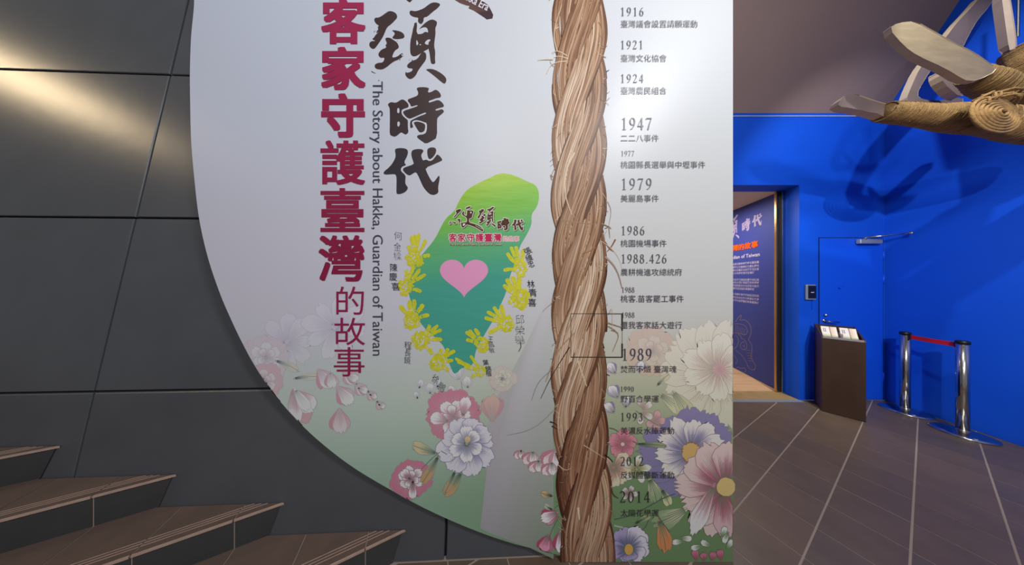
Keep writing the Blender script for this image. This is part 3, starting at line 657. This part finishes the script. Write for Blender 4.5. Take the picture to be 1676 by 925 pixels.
for s, x0, x1, y0, y1 in (('1916',1015,1056,13,27),('1921',1015,1055,67,81),('1924',1015,1056,122,136),('1947',1016,1070,193,213),('1977',1016,1039,247,256),('1979',1016,1070,292,311),
    ('1986',1016,1057,370,385),('1988.426',1016,1093,416,431),('1988',1017,1039,470,479),('1988',1017,1039,511,520),('1989',1017,1069,570,590),('1990',1015,1038,632,641),('1993',1015,1055,675,689),('2012',1015,1055,747,762),('2014',1014,1067,803,822)):
    ya = Art(PM); h = y1-y0; adv = [(.30 if c == '.' else .53)*h for c in s]; sc = (x1-x0)/sum(adv); x = x0
    for c, a in zip(s, adv): digit(ya, c, x, y0, h, ink(y0), 27); x += a*sc
    ya.build('printed_year', M['print'], panel)
for s, y in (('臺灣議會設置請願運動',40),('臺灣文化協會',96),('臺灣農民組合',149),('二二八事件',226.5),('桃園縣長選舉與中壢事件',270),('美麗島事件',325),('桃園機場事件',398.5),('農耕機進攻總統府',445.5),('桃客.苗客罷工事件',489),('還我客家話大遊行',532),('焚而不燬 臺灣魂',604),('野百合學運',652.5),('美濃反水庫運動',704.5),('反媒體壟斷運動',777),('太陽花學運',839)):
    za = Art(PM); za.line(s, 1015, y, 12.65, ink(y), 27, -.001); za.build('printed_event', M['print'], panel)

# --- island map, heart, small logo
ISL = [(820,282),(845,288),(862,297),(878,303),(883,318),(880,338),(869,351),(871,366),(862,385),(850,404),(846,425),(834,452),(829,478),(818,502),(812,517),(800,536),(786,560),(778,575),(776,594),(766,603),(756,601),(748,611),(742,612),(738,601),(731,585),(728,568),(713,553),(692,535),(681,515),(671,490),(666,465),(671,446),(681,428),(697,410),(713,390),(722,371),(730,357),(745,345),(750,331),(762,312),(782,300),(802,291)]
ISLs = chaikin(ISL, 2)
def islcol(x, y):
    t = y+(x-780)*.22
    c = mix((166,198,22), (124,190,66), sstep(285, 350, t)); c = mix(c, (96,178,120), sstep(345, 400, t)); return mix(c, (70,164,146), sstep(395, 470, t))
ia = Art(PM)
def span(y):
    xs2 = []
    for i in range(len(ISLs)):
        a, b = ISLs[i], ISLs[(i+1)%len(ISLs)]
        if (a[1] <= y) != (b[1] <= y): xs2.append(a[0]+(b[0]-a[0])*(y-a[1])/(b[1]-a[1]))
    return (min(xs2), max(xs2)) if len(xs2) > 1 else None
ymin, ymax = min(p[1] for p in ISLs)+.2, max(p[1] for p in ISLs)-.2
NR, NC = 150, 20; n0 = 0
for r in range(NR+1):
    y = ymin+(ymax-ymin)*r/NR; sp = span(y)
    for i in range(NC+1):
        x = sp[0]+(sp[1]-sp[0])*i/NC
        rp = (.55*math.sin(y*.23+x*.06+2.2*math.sin(x*.035+y*.01))*max(0,math.sin(y*.045+x*.02))+.6*math.sin(y*.11-x*.05+1)+.3*math.sin(y*.47+x*.07+math.sin(x*.09)))*sstep(0,.15,i/NC)*sstep(0,.15,1-i/NC)
        ia.v.append(PM(x, y, 4+max(-.9,rp)*1.5*.8)); ia.c.append(islcol(x, y))
for r in range(NR):
    for i in range(NC): a = r*(NC+1)+i; ia.f.append((a, a+NC+1, a+NC+2, a+1))
o = ia.build('island_sheet', M['foil'], panel); o['label'] = 'green to teal leaf shaped sheet with slight wrinkles'; o.data.polygons.foreach_set('use_smooth', [True]*len(o.data.polygons))
ha = Art(PM); hp = []
for k in range(64):
    t = 2*math.pi*k/64; hp.append((759.5+39.5*math.sin(t)**3*1.0, 451-(13*math.cos(t)-5*math.cos(2*t)-2*math.cos(3*t)-math.cos(4*t))*2.12))
hp = [(759.5+(x-759.5)*(1.0+.0*y), 453.5+(y-453.5)*1.02+0) for x, y in hp]
ha.poly(hp, (232,158,198), 7.6); o = ha.build('printed_heart', M['print'], panel); o['label'] = 'pink heart'
la = Art(PM)
TL = lambda a, b: (730+a/11.564, 330+b/11.564)
cj = lambda a, b: TL(595+(a-25)*.414, 100+(b-25)*.437); cs_ = lambda a, b: TL(965+(a-88)*.275, 312+(b-25)*.277); cdd = lambda a, b: TL(1240+(a-25)*.236, 338+(b-62)*.262)
for off, c, ly in (((.9,1.0),(60,90,50),8.0),((0,0),(232,228,216),8.3)):
    for P_, T_ in ((YING,TL),(JING,cj),(SHI,cs_),(DAI,cdd)): outline(la, P_, (lambda a, b, T_=T_: (T_(a,b)[0]+off[0], T_(a,b)[1]+off[1])), c, 1.9, ly)
for P_, T_, Hh in ((YING,TL,YING_H),(JING,cj,JING_H),(SHI,cs_,SHI_H),(DAI,cdd,[])):
    brush(la, P_, T_, (86,52,36), 8.7); brush(la, Hh, T_, (226,222,206), 8.9)
la.text('The Hakka Era', (777.5,371.2,790.5,373.2), (232,226,210), 9.0, rot=.5)
for i, ch in enumerate('客家守護臺灣'):
    b = (734.6+i*14.6, 382.2, 747.6+i*14.6, 395.8); la.text(ch, (b[0]-.6,b[1]-.3,b[2]+1.2,b[3]+1.3), (60,90,60), 8.0, bold=1.5); la.text(ch, (b[0]-.9,b[1]-.9,b[2]+.9,b[3]+.9), (238,226,222), 8.3, bold=1.5); la.text(ch, b, (196,40,88), 8.7, bold=.42)
for i, ch in enumerate('的故事'):
    b = (822.8+i*9.2, 386.5, 831.2+i*9.2, 395.3); la.text(ch, (b[0]-.6,b[1]-.6,b[2]+.8,b[3]+.8), (234,222,218), 8.3, bold=.8); la.text(ch, b, (222,110,130), 8.7, .0)
la.text('The Story about Hakka, Guardian of Taiwan', (736,398.4,822,403.4), (90,80,60), 8.2, bold=.3); la.text('The Story about Hakka, Guardian of Taiwan', (735.4,397.8,821.4,402.8), (226,214,190), 8.7)
la.build('printed_emblem', M['print'], panel)

# --- hand prints in yellow paint
def inside(x, y):
    sp = span(y) if ymin < y < ymax else None
    return sp and sp[0] < x < sp[1]
def under(x, y): return islcol(x, y) if inside(x, y) else bgcol(x, y)
def hand(px, py, r, tips, thumb=None, heel=(0,0), fw=6.0):
    h = Art(PM); l0 = 9.5
    yc = lambda x, y: mix(random.choice(((212,208,34),(198,194,30),(222,216,40),(206,202,50))), under(x, y), random.uniform(.0,.22))
    pts = []
    for k in range(46):
        a = 2*math.pi*k/46; q = r*(1+.10*math.sin(3*a+px)+.08*math.sin(7*a+py)+random.uniform(-.10,.06)); pts.append((px+q*math.cos(a)*.92+heel[0]*.5*max(0,math.cos(a)), py+q*math.sin(a)*1.05+heel[1]*.5*max(0,math.sin(a))))
    h.poly(pts, (208,204,34), l0)
    for k in range(70): a = random.uniform(0,6.28); q = r*random.uniform(.3,1.08); h.disc(px+q*math.cos(a), py+q*math.sin(a), random.uniform(.6,2.2), yc, l0+.2, n=7, jag=.35)
    for k in range(16): a = random.uniform(0,6.28); q = r*random.uniform(.15,.8); h.disc(px+q*math.cos(a), py+q*math.sin(a), random.uniform(.5,1.7), under, l0+.4, n=7, jag=.45, ry=random.uniform(.5,2.4), rot=a)
    for (tx, ty) in tips+([thumb] if thumb else []):
        dx, dy = tx-px, ty-py; d = math.hypot(dx, dy); b = (px+dx/d*r*.85, py+dy/d*r*.9); nseg = 12; pp = []
        bend = random.uniform(-1.5,1.5)
        for k in range(nseg+1):
            t = k/nseg; pp.append((b[0]+(tx-b[0])*t-dy/d*bend*math.sin(math.pi*t), b[1]+(ty-b[1])*t+dx/d*bend*math.sin(math.pi*t)))
        rr = [random.uniform(.82,1.12) for _ in range(nseg+1)]
        h.stroke(pp, lambda t: fw*(.55+.5*math.sin(math.pi*min(1,t*.72+.05)))*rr[int(t*nseg)]*(1 if t < .93 else .55), lambda x, y: mix((214,210,36), under(x,y), random.uniform(0,.12)), l0+.1)
        for k in range(9):
            t = random.random(); q = pp[int(t*nseg)]; h.disc(q[0]+random.uniform(-fw/2,fw/2), q[1]+random.uniform(-2,2), random.uniform(.5,1.3), yc, l0+.25, n=6, jag=.4)
        if random.random() < .7: t = random.uniform(.15,.4); q = pp[int(t*nseg)]; h.disc(q[0], q[1], fw*.45, under, l0+.35, ry=.9, n=8, jag=.3, rot=math.atan2(dy,dx)+1.57)
    return h.build('hand_print', M['paint'], panel)
hand(679,424,14, [(668,402),(673,386),(679,384),(686,382),(697,392)], (704,418)); 
hand(663,470,13, [(665,442),(677,436),(688,440),(697,449)], (690,478))
hand(674,524,14, [(655,500),(671,491),(678,490),(693,498)], (703,516), fw=7)
hand(688,557,14, [(704,532),(717,532),(723,540),(724,556)], (708,580))
hand(716,594,13, [(723,571),(734,570),(745,574),(742,590)], (735,607))
hand(786,607,9, [(770,582),(760,600),(748,592),(745,586)], (772,618), fw=5)
hand(789,564,12, [(762,543),(768,540),(777,538),(763,556)], None)
hand(828,530,13, [(797,510),(793,520),(808,502),(820,499)], (800,545), fw=6.5)
hand(852,489,16, [(824,466),(829,456),(838,452),(850,448)], (832,495), fw=7)
hand(852,440,12, [(830,414),(836,404),(844,403),(856,408)], (824,443), fw=6)

# --- marker signatures
def sign(chars, pos, size, rot=0, col=(44,40,60), off=-.012, sh=-.15, tail=None):
    sa = Art(PM)
    for ch, (x, y) in zip(chars, pos):
        w = size*random.uniform(.85,1.1); sa.text(ch, (x-w/2,y-size/2,x+w/2,y+size/2), col, 27.5, off, rot=rot+random.uniform(-.12,.12), shear=sh*random.uniform(.3,1.6))
    if tail: sa.stroke(tail, 1, (50,46,66), 27.5, smooth=2)
    sa.build('marker_signature', M['print'], panel)
sign('何金樑', [(652,386),(651,404),(651,419)], 13, .03, (96,92,110), -.018)
sign('陳慶喜', [(645,438),(644,453),(648,469)], 13, .12, (44,42,58), -.004)
sign('程長鏡', [(668,565),(668,577),(667,589)], 11.5, .1)
sign('徐鵬', [(713,620),(723,633)], 13, .5)
sign('張維忠', [(864,411),(866,422),(869,432)], 11, -.3, off=-.002)
sign('林青喜', [(869,465),(872,479),(871,495)], 13, 0, off=-.002)
sign('邱榮舉', [(851,523),(851,540),(851,557)], 15, 0, off=-.02, tail=[(852,560),(853,568),(849,575)])
sign('王昌敏', [(803,555),(804,564),(805,573)], 8.5, 0); sign('葉錦楷', [(795,593),(799,603),(800,611)], 9, -.1, off=-.002)

# ------------------------------------------------------------------ graphic on the passage wall
def QM(x, y, layer): return PW(-x, y, .0008+layer*.0004)          # x runs right as read
pa = Art(QM)
def box2(art, polys, bx, W_, H_, col, ly, holes=None):             # fit traced glyph into (x0,ztop,x1,zbot)
    T_ = lambda a, b: (bx[0]+(bx[2]-bx[0])*a/W_, bx[1]+(bx[3]-bx[1])*b/H_)
    for p in polys: art.poly([T_(a,b) for a,b in p], col, ly, 1)
    for p in holes or []: art.poly([T_(a,b) for a,b in p], (52,68,158), ly+1, 1)
LV = (176,164,204)
box2(pa, DAI, (-.405,2.58,-.235,2.375), 1030, 880, LV, 1); box2(pa, SHI, (-.60,2.56,-.425,2.34), 960, 900, LV, 1, SHI_H); box2(pa, JING, (-.93,2.69,-.63,2.25), 870, 920, LV, 1, JING_H)
pa.build('printed_calligraphy', M['print'], wi)
pt = Art(QM)
for i, ch in enumerate('護臺灣的故事'):
    x1 = -.295-(5-i)*.118; v, f, bb = glyph(ch, 0)
    for lay, dx, c in ((1,.006,(120,40,20)),(3,0,(250,96,24))):
        for k in range(8):
            ox, oy = .004*math.cos(k*.785), .003*math.sin(k*.785)
            pt.put([(x1-.112+dx+ox+(a-bb[0])/(bb[2]-bb[0])*.104, 2.055+oy+(b-bb[1])/(bb[3]-bb[1])*.102-dx) for a, b in v], f, c, lay)
pt.build('printed_title', M['print'], wi)
pt = Art(QM)
v, f, bb = glyph('The Story about Hakka, Guardian of Taiwan', .01); sc = .082
pt.put([(-.275+(a-bb[2])*sc, 1.915+b*sc*1.0) for a, b in v], f, (214,208,232), 1)
src = '客家守護臺灣的故事硬頸時代還我話大遊行農民組合文化協會'
def zz(y, u=.30): return H-(y-HY)/F*(A0[1]+E[1]*u)
for grp in ((429,435,440.5,446),(458,463,468.5,474),(484.5,490.5,496)):
    for li, y in enumerate(grp):
        z = zz(y); nchar = 22 if li < len(grp)-1 or len(grp) == 3 else 19
        s = ''.join(random.choice(src) for _ in range(nchar)); v, f, bb = glyph(s, .012)
        x1 = -.285 if nchar == 22 else -.36
        pt.put([(x1+(a-bb[2])*.040, z+(b-.38)*.040) for a, b in v], f, (190,184,214), 1)
pt.build('printed_text', M['print'], wi)
tg = Art(QM); GO = (150,140,120)
def q(px, py):                                                    # place a drawn point on the wall plane
    t = (px-CX)/F; u = (A0[0]-t*A0[1])/(t*E[1]-E[0]); return (-u, H-(py-HY)/F*(A0[1]+E[1]*u))
def gl(pts, wd=.007): tg.stroke([q(*p) for p in chaikin(pts, 2, False)], wd, GO, 1)
for p in ([(1204,527),(1209,519),(1214,515),(1213,520),(1210,525),(1218,523),(1226,528),(1230,538),(1229,548),(1225,556)],
    [(1202,530),(1212,530),(1221,534),(1224,542),(1221,549),(1212,546),(1204,545)],[(1225,556),(1231,565),(1231,575),(1229,585),(1233,592),(1237,598),(1236,605),(1231,606),(1225,602),(1222,594),(1217,585),(1211,578),(1204,574)],
    [(1219,560),(1214,560),(1211,566),(1215,573),(1222,571),(1223,564),(1219,556),(1212,553)],[(1216,565),(1218,569),(1219,565)],
    [(1204,548),(1210,556),(1207,566),(1202,572)],[(1208,547),(1214,552)],[(1202,582),(1208,590),(1204,596)],[(1203,605),(1208,600),(1213,604),(1218,601),(1222,607),(1217,611),(1208,608),(1203,612)]): gl(p)
for k in range(7): gl([(1204+k*2.6,531+k*1.3),(1205+k*2.3,538+k),(1203+k*2.5,545+k*.8)], .004)
for k in range(5): gl([(1221+k*1.2,574+k*4.2),(1226+k*1.0,573+k*4.4),(1229+k*.8,575+k*4.2)], .004)
tg.build('printed_animal', M['print'], wi)

# ------------------------------------------------------------------ blue service door on the back wall
d = empty('door_1', (4.36, YB, 0)); d['kind'] = 'structure'
X0, X1, ZT = 3.955, 4.765, 2.085
g = G(); g.box((X0,YB-.007,.006), (X1,YB-.0005,ZT)); bevel(g.build('door_leaf', M['bluedoor'], d), .0015)
g = G()
g.box((X0-.010,YB-.003,.002), (X0-.003,YB-.0005,ZT+.010)); g.box((X1+.003,YB-.003,.002), (X1+.010,YB-.0005,ZT+.010)); g.box((X0-.010,YB-.003,ZT+.003), (X1+.010,YB-.0005,ZT+.010)); g.build('door_gap', M['black'], d)
for z in (.30, 1.55, 1.86):
    g = G(); g.tube([(X1+.005,YB-.008,z-.055),(X1+.005,YB-.008,z+.055)], .007, 10); g.build('hinge', M['bluedoor'], d, True)
g = G(); g.tube([(4.008,YB-.007,1.10),(4.008,YB-.030,1.10)], .013, 14); g.tube([(4.008,YB-.028,1.10),(4.008,YB-.034,1.10)], .008, 12); g.build('lock', M['steel'], d, True)
g = G(); g.tube([(4.008,YB-.007,1.022),(4.008,YB-.016,1.022)], .024, 18); g.tube([(4.008,YB-.012,1.022),(4.008,YB-.045,1.022),(4.02,YB-.05,1.022),(4.13,YB-.05,1.012)], .008, 10); g.build('door_handle', M['steel'], d, True)
g = G(); g.tube([(4.20,YB-.007,1.455),(4.20,YB-.020,1.455)], .018, 14); g.box((4.20,YB-.016,1.462),(4.262,YB-.008,1.472)); g.build('latch_plate', M['bluedoor'], d)
cl = empty('door_closer', (4.58, YB, 2.03)); tag(cl, 'grey door closer with slanted metal arm at the top of the blue door', 'door closer')
g = G(); g.obox((4.545,YB-.030,2.035), (.142,0,0), (0,.022,0), (0,0,.030)); bevel(g.build('closer_body', M['grey'], cl), .012, 3)
g = G(); g.tube([(4.47,YB-.045,2.066),(4.47,YB-.045,2.088)], .014, 12); g.build('spindle', M['steel'], cl, True)
g = G(); g.tube([(4.47,YB-.045,2.084),(4.735,YB-.20,2.105)], .009, 8); g.tube([(4.735,YB-.20,2.105),(4.58,YB-.02,2.10)], .008, 8); g.tube([(4.735,YB-.20,2.09),(4.735,YB-.20,2.12)], .013, 10); g.build('arm', M['steel'], cl, True)
cr = empty('card_reader', (3.82, YB, 1.4)); tag(cr, 'small grey and black card reader on the blue wall left of the door', 'card reader')
g = G(); g.box((3.760,YB-.026,1.290), (3.882,YB-.0005,1.490)); bevel(g.build('casing', M['grey'], cr), .012, 3)
g = G(); g.box((3.774,YB-.031,1.312), (3.872,YB-.0255,1.474)); bevel(g.build('face_plate', M['black'], cr), .004)
g = G(); g.box((3.804,YB-.0325,1.385), (3.842,YB-.031,1.394)); g.build('indicator_mark', M['cream'], cr)
g = G(); g.box((3.855,YB-.008,1.170), (3.865,YB-.0005,1.290)); g.build('cable_cover', M['blue'], cr)

# ------------------------------------------------------------------ brochure stand
FL, FR = Vector((3.655,2.307,0)), Vector((3.842,2.120,0)); ex = (FR-FL).normalized(); ey = Vector((-ex.y, ex.x, 0)); BW = (FR-FL).length; BD = .235
b = empty('brochure_stand', FL+ex*BW/2); tag(b, 'dark brown upright brochure stand in front of the blue door', 'stand')
def L3(a, c, z): v = FL+ex*a+ey*c; return (v.x, v.y, z)
def lbox(g, a0, a1, c0, c1, z0, z1): g.prism([L3(a0,c0,0)[:2],L3(a1,c0,0)[:2],L3(a1,c1,0)[:2],L3(a0,c1,0)[:2]], z0, z1)
g = G(); lbox(g, 0, BW, 0, BD, .002, .868); bevel(g.build('cabinet', M['kiosk'], b), .003)
g = G()
for a in (0, BW-.010):
    vs = [L3(a,.0,.868),L3(a+.010,.0,.868),L3(a+.010,BD,.868),L3(a,BD,.868),L3(a,.004,.885),L3(a+.010,.004,.885),L3(a+.010,BD,1.00),L3(a,BD,1.00)]
    g.add(vs, [(3,2,1,0),(4,5,6,7),(0,1,5,4),(1,2,6,5),(2,3,7,6),(3,0,4,7)])
g.build('side_cheek', M['kiosk'], b)
g = G(); lbox(g, .010, BW-.010, BD-.010, BD, .868, .995); g.build('back_board', M['kiosk'], b)
g = G(); lbox(g, .010, BW-.010, .002, .008, .868, .888); lbox(g, BW/2-.003, BW/2+.003, .008, BD-.01, .868, .93); g.build('rack_lip', M['acrylic'], b)
PAP = material('brochure_paper', (255,255,255), .5, attr=True)
lab = ('leftmost brochure pile in the stand, pale cover with small dark title', 'second brochure pile from the left in the stand, tan edged cover', 'third brochure pile from the left in the stand, pale cover with dark title', 'rightmost brochure pile in the stand, tan edged cover')
for k in range(4):
    a0 = (.020, .078, .139, .197)[k]; wq = (.054,.042,.054,.042)[k]
    vs, cs = [], []
    base = ((226,216,208),(206,178,150))[k % 2]
    Np = 8
    for side in (0, .014):
        for j in range(Np+1):
            t = j/Np; z = .872+.115*t; c = .045+.075*t+side+.006*math.sin(t*3)
            for i2 in range(3):
                vs.append(L3(a0+wq*i2/2, c, z)); col = mix((150,166,110), base, sstep(.12,.32,t)) if k % 2 == 0 or t < .2 else mix(base,(236,226,214),i2/2)
                cs.append(col)
    fs = []
    m = 3*(Np+1)
    for j in range(Np):
        for i2 in range(2): fs += [(3*j+i2,3*j+i2+1,3*j+4+i2,3*j+3+i2), (m+3*j+3+i2,m+3*j+4+i2,m+3*j+i2+1,m+3*j+i2)]
        fs += [(3*j, 3*j+3, m+3*j+3, m+3*j), (3*j+2, m+3*j+2, m+3*j+5, 3*j+5)]
    fs += [(0,m,m+1,1),(1,m+1,m+2,2),(3*Np,3*Np+1,m+3*Np+1,m+3*Np),(3*Np+1,3*Np+2,m+3*Np+2,m+3*Np+1)]
    o = mesh('brochure_pile', vs, fs, PAP, None, cols=cs); tag(o, lab[k], 'brochure', 'brochure piles in the brown stand')
    if k % 2 == 0:
        tv, tf, tc = [], [], []
        for r in range(6):
            for cc in range(2):
                t0 = .80-r*.06; a = a0+.012+cc*.011; n0 = len(tv)
                for (aa, t) in ((a,t0),(a+.007,t0),(a+.007,t0+.04),(a,t0+.04)): tv.append(L3(aa, .0445-.0008+.075*t+.006*math.sin(t*3), .872+.115*t)); tc.append((110,90,100))
                tf.append((n0,n0+1,n0+2,n0+3))
        mesh('cover_title', tv, tf, PAP, o, cols=tc)

# ------------------------------------------------------------------ queue barrier posts
def post(x, y, label):
    p = empty('barrier_post', (x, y, 0)); tag(p, label, 'barrier post', 'steel barrier posts')
    g = G(); g.lathe((x,y,.001), [(.150,0),(.152,.006),(.149,.013),(.120,.022),(.060,.030),(.036,.036)], 56); g.build('base', M['steel'], p, True)
    g = G(); g.lathe((x,y,.037), [(.031,0),(.031,.868)], 36); g.build('pole', M['steel'], p, True)
    g = G(); g.lathe((x,y,.012), [(.037,.024),(.037,.034),(.032,.038)], 36); g.build('collar', M['steel'], p, True)
    g = G(); g.lathe((x,y,.905), [(.032,0),(.034,.004),(.034,.026),(.028,.033),(.010,.035)], 36); g.build('cap', M['black'], p, True)
    g = G(); g.box((x-.095,y-.10,.0285-.012), (x-.05,y-.06,.029-.012+.004)); g.build('base_sticker', M['cream'], p)
    return p
pf = post(4.625, 2.30, 'shiny steel barrier post nearer the corner and the blue door')
pn = post(4.53, 1.965, 'shiny steel barrier post farther from the corner, on the right')
a, c = Vector((4.625,2.30,0)), Vector((4.53,1.965,0)); dr = (c-a).normalized(); a2, c2 = a+dr*.035, c-dr*.035; nrm = Vector((-dr.y,dr.x,0))*.0012
bt = empty('barrier_belt', (a2+c2)/2); tag(bt, 'red retractable belt stretched between the two steel posts', 'belt')
g = G(); N = 10
for sgn in (-1, 1):
    for i in range(N+1):
        t = i/N; p = a2.lerp(c2, t)+nrm*sgn; s = .004*math.sin(math.pi*t)
        g.v += [(p.x,p.y,.866-s), (p.x,p.y,.912-s)]
m = 2*(N+1)
for i in range(N): g.f += [(2*i,2*i+2,2*i+3,2*i+1),(m+2*i,m+2*i+1,m+2*i+3,m+2*i+2),(2*i+1,2*i+3,m+2*i+3,m+2*i+1),(2*i,m+2*i,m+2*i+2,2*i+2)]
g.f += [(0,1,m+1,m),(2*N,m+2*N,m+2*N+1,2*N+1)]
g.build('belt', M['belt'], bt)
for p, q_ in ((a2, dr), (c2, -dr)):
    g = G(); cc = p-q_*.001; g.obox((cc.x,cc.y,.889), tuple(q_*.006), tuple(nrm.normalized()*.008), (0,0,.027)); g.build('belt_clip', M['black'], bt)

# ------------------------------------------------------------------ hanging sculpture of boards bound with rope
sc_ = empty('rope_bound_sculpture', W(1600,185,1.6)); tag(sc_, 'hanging sculpture of pale boards bound with thick hemp rope at the upper right', 'sculpture')
def plank(name, pts, depth, mats, Zs, parent):
    # outline drawn in elevation, placed in its own plane at real depth, given real thickness
    Zf = Zs if callable(Zs) else (lambda x: Zs)
    pts = chaikin(pts, 1); f = [W(x, y, Zf(x)) for x, y in pts]; n = len(f)
    bk = [p+Vector((.25,.97,0))*depth for p in f]
    tr = tessellate_polygon([[Vector((p[0], p[1], 0)) for p in pts]])
    me = mesh(name, f+bk, [tuple(t) for t in tr]+[tuple(i+n for i in t[::-1]) for t in tr]+[(i,(i+1)%n,n+(i+1)%n,n+i) for i in range(n)], list(mats), parent)
    for i, p in enumerate(me.data.polygons): p.material_index = 0 if i < 2*len(tr) else 1
    bevel(me, .004, 1); return me
plank('board', [(1453,47),(1470,38),(1498,35),(1530,53),(1560,70),(1592,85),(1622,106),(1632,116),(1600,132),(1574,130),(1545,112),(1500,92),(1478,76)], .03, (M['board'], M['boarde']), lambda x: 1.42+(x-1450)*.0004, sc_)
plank('board', [(1369,169),(1385,154),(1400,154),(1425,163),(1456,172),(1452,192),(1428,184),(1404,178),(1380,176)], .05, (M['boardm'], M['boarde']), 1.62, sc_)
o = plank('curved_board', [(1482,166),(1492,140),(1505,112),(1522,90),(1548,62),(1565,38),(1590,12),(1612,-14),(1634,-14),(1618,12),(1600,32),(1585,58),(1575,80),(1545,95),(1530,106),(1512,132),(1500,155),(1510,163),(1540,165),(1576,158),(1576,172),(1500,178)], .05, (M['boardm'], M['boarde']), 1.85, sc_); o['label'] = 'thin bent mauve board'  # its shadowed face and edge highlight are put into the board colours
plank('board', [(1537,114),(1546,120),(1560,135),(1580,152),(1572,158),(1552,146),(1538,128)], .05, (M['boardm'], M['boarde']), 1.75, sc_)
o = plank('upright_board', [(1636,-16),(1650,-16),(1656,20),(1662,60),(1663,80),(1650,82),(1645,50)], .03, (M['boarde'], M['boardm']), 1.56, sc_); o['label'] = 'whitewashed upright post'
def wrap(name, P0, P1, r0, r1, rope, mat, seed=0, loose=.12, sq=1.0, core=True):
    rnd = random.Random(seed); P0, P1 = Vector(P0), Vector(P1); ax = (P1-P0); L = ax.length; ax.normalize()
    up = Vector((0,0,1)) if abs(ax.z) < .8 else Vector((1,0,0)); u = ax.cross(up).normalized(); v = ax.cross(u)
    turns = int(L/(rope*1.75)); pts = []; n = 18
    for i in range(turns*n):
        t = i/(turns*n); a = 2*math.pi*i/n; wob = rnd.uniform(-1,1)*rope*loose
        r = (r0+(r1-r0)*t)*(1+.05*math.sin(t*9+seed))+rope*.5+rope*.5*math.sin(int(i/n)*2.3+seed)*.5
        pts.append(P0+ax*(L*t+wob*.4+.012*math.sin(a)*math.sin(i/n*.35))+(u*math.cos(a)+v*math.sin(a)*sq)*(r+wob*.3))
    g = G(); g.tube(pts, rope, 6); o = g.build(name, mat, sc_, True)
    if core:
        g = G(); g.tube([P0+ax*L*t for t in (0,.25,.5,.75,1)], [(r0+(r1-r0)*t)*.97*min(1,sq+.0) for t in (0,.25,.5,.75,1)], 18); g.build('bound_core', M['hemp2'], sc_, True)
    return o
A1, A2 = W(1447,183,1.62), W(1600,196,1.58)
wrap('rope_wrap', A1, A2, .056, .092, .0062, M['hemp'], 1)
wrap('rope_wrap', W(1585,192,1.57), W(1740,214,1.50), .092, .100, .0065, M['hemp'], 2)
wrap('rope_wrap', W(1692,76,1.60), W(1694,170,1.57), .108, .112, .0065, M['hemp'], 3)
wrap('rope_wrap', W(1590,122,1.56), W(1650,152,1.56), .060, .085, .0062, M['hemp'], 4)
# flat spiral coil in front of the junction
c0 = W(1630,187,1.44); g = G(); pts = []
exx, ezz = Vector((1,.1,0)).normalized(), Vector((-.12,0,1)).normalized()
for i in range(7*30):
    a = 2*math.pi*i/30; r = .014+.0215*i/30; pts.append(c0+exx*math.cos(a)*r*1.5+ezz*math.sin(a)*r*.82+Vector((0,-.02+.00012*i,0))+Vector((0,0,random.uniform(-.001,.001))))
g.tube(pts, .0100, 6); g.build('rope_coil', M['hemp'], sc_, True)
for k, (x0, y0, x1, y1) in enumerate(((1606,160,1626,150),(1603,170,1618,172),(1612,158,1616,172),(1622,150,1626,168),(1632,148,1634,164),(1606,166,1640,158),(1640,150,1676,166),(1636,156,1690,160),(1644,146,1680,150))):
    g = G(); P0, P1 = W(x0,y0,1.425), W(x1,y1,1.425); g.tube([P0+Vector((0,.03,0)), P0.lerp(P1,.3)+Vector((0,-.01,.004)), P0.lerp(P1,.7)+Vector((0,-.01,.004)), P1+Vector((0,.03,0))], .0075, 6); g.build('rope_strand', M['hemp'], sc_, True)
g = G(); rnd = random.Random(3)
for k in range(150):
    t = rnd.random(); a = rnd.uniform(0, 6.28); P = A1.lerp(A2, t*.25); r = .058+.01*t; d0 = Vector((0,math.cos(a),math.sin(a)))
    g.tube([P+d0*r, P+d0*(r+.012)+Vector((rnd.uniform(-.02,.01),0,rnd.uniform(-.008,.008)))], [.0012,.0005], 3, False)
o = g.build('loose_fibres', M['hemp'], sc_); o['kind'] = 'stuff'
g = G(); g.tube([W(1668,-60,1.60), W(1666,60,1.60)], .006, 8); g.build('hanging_wire', M['black'], sc_)
print('tris', sum(len(o.data.polygons) for o in bpy.data.objects if o.type == 'MESH'))
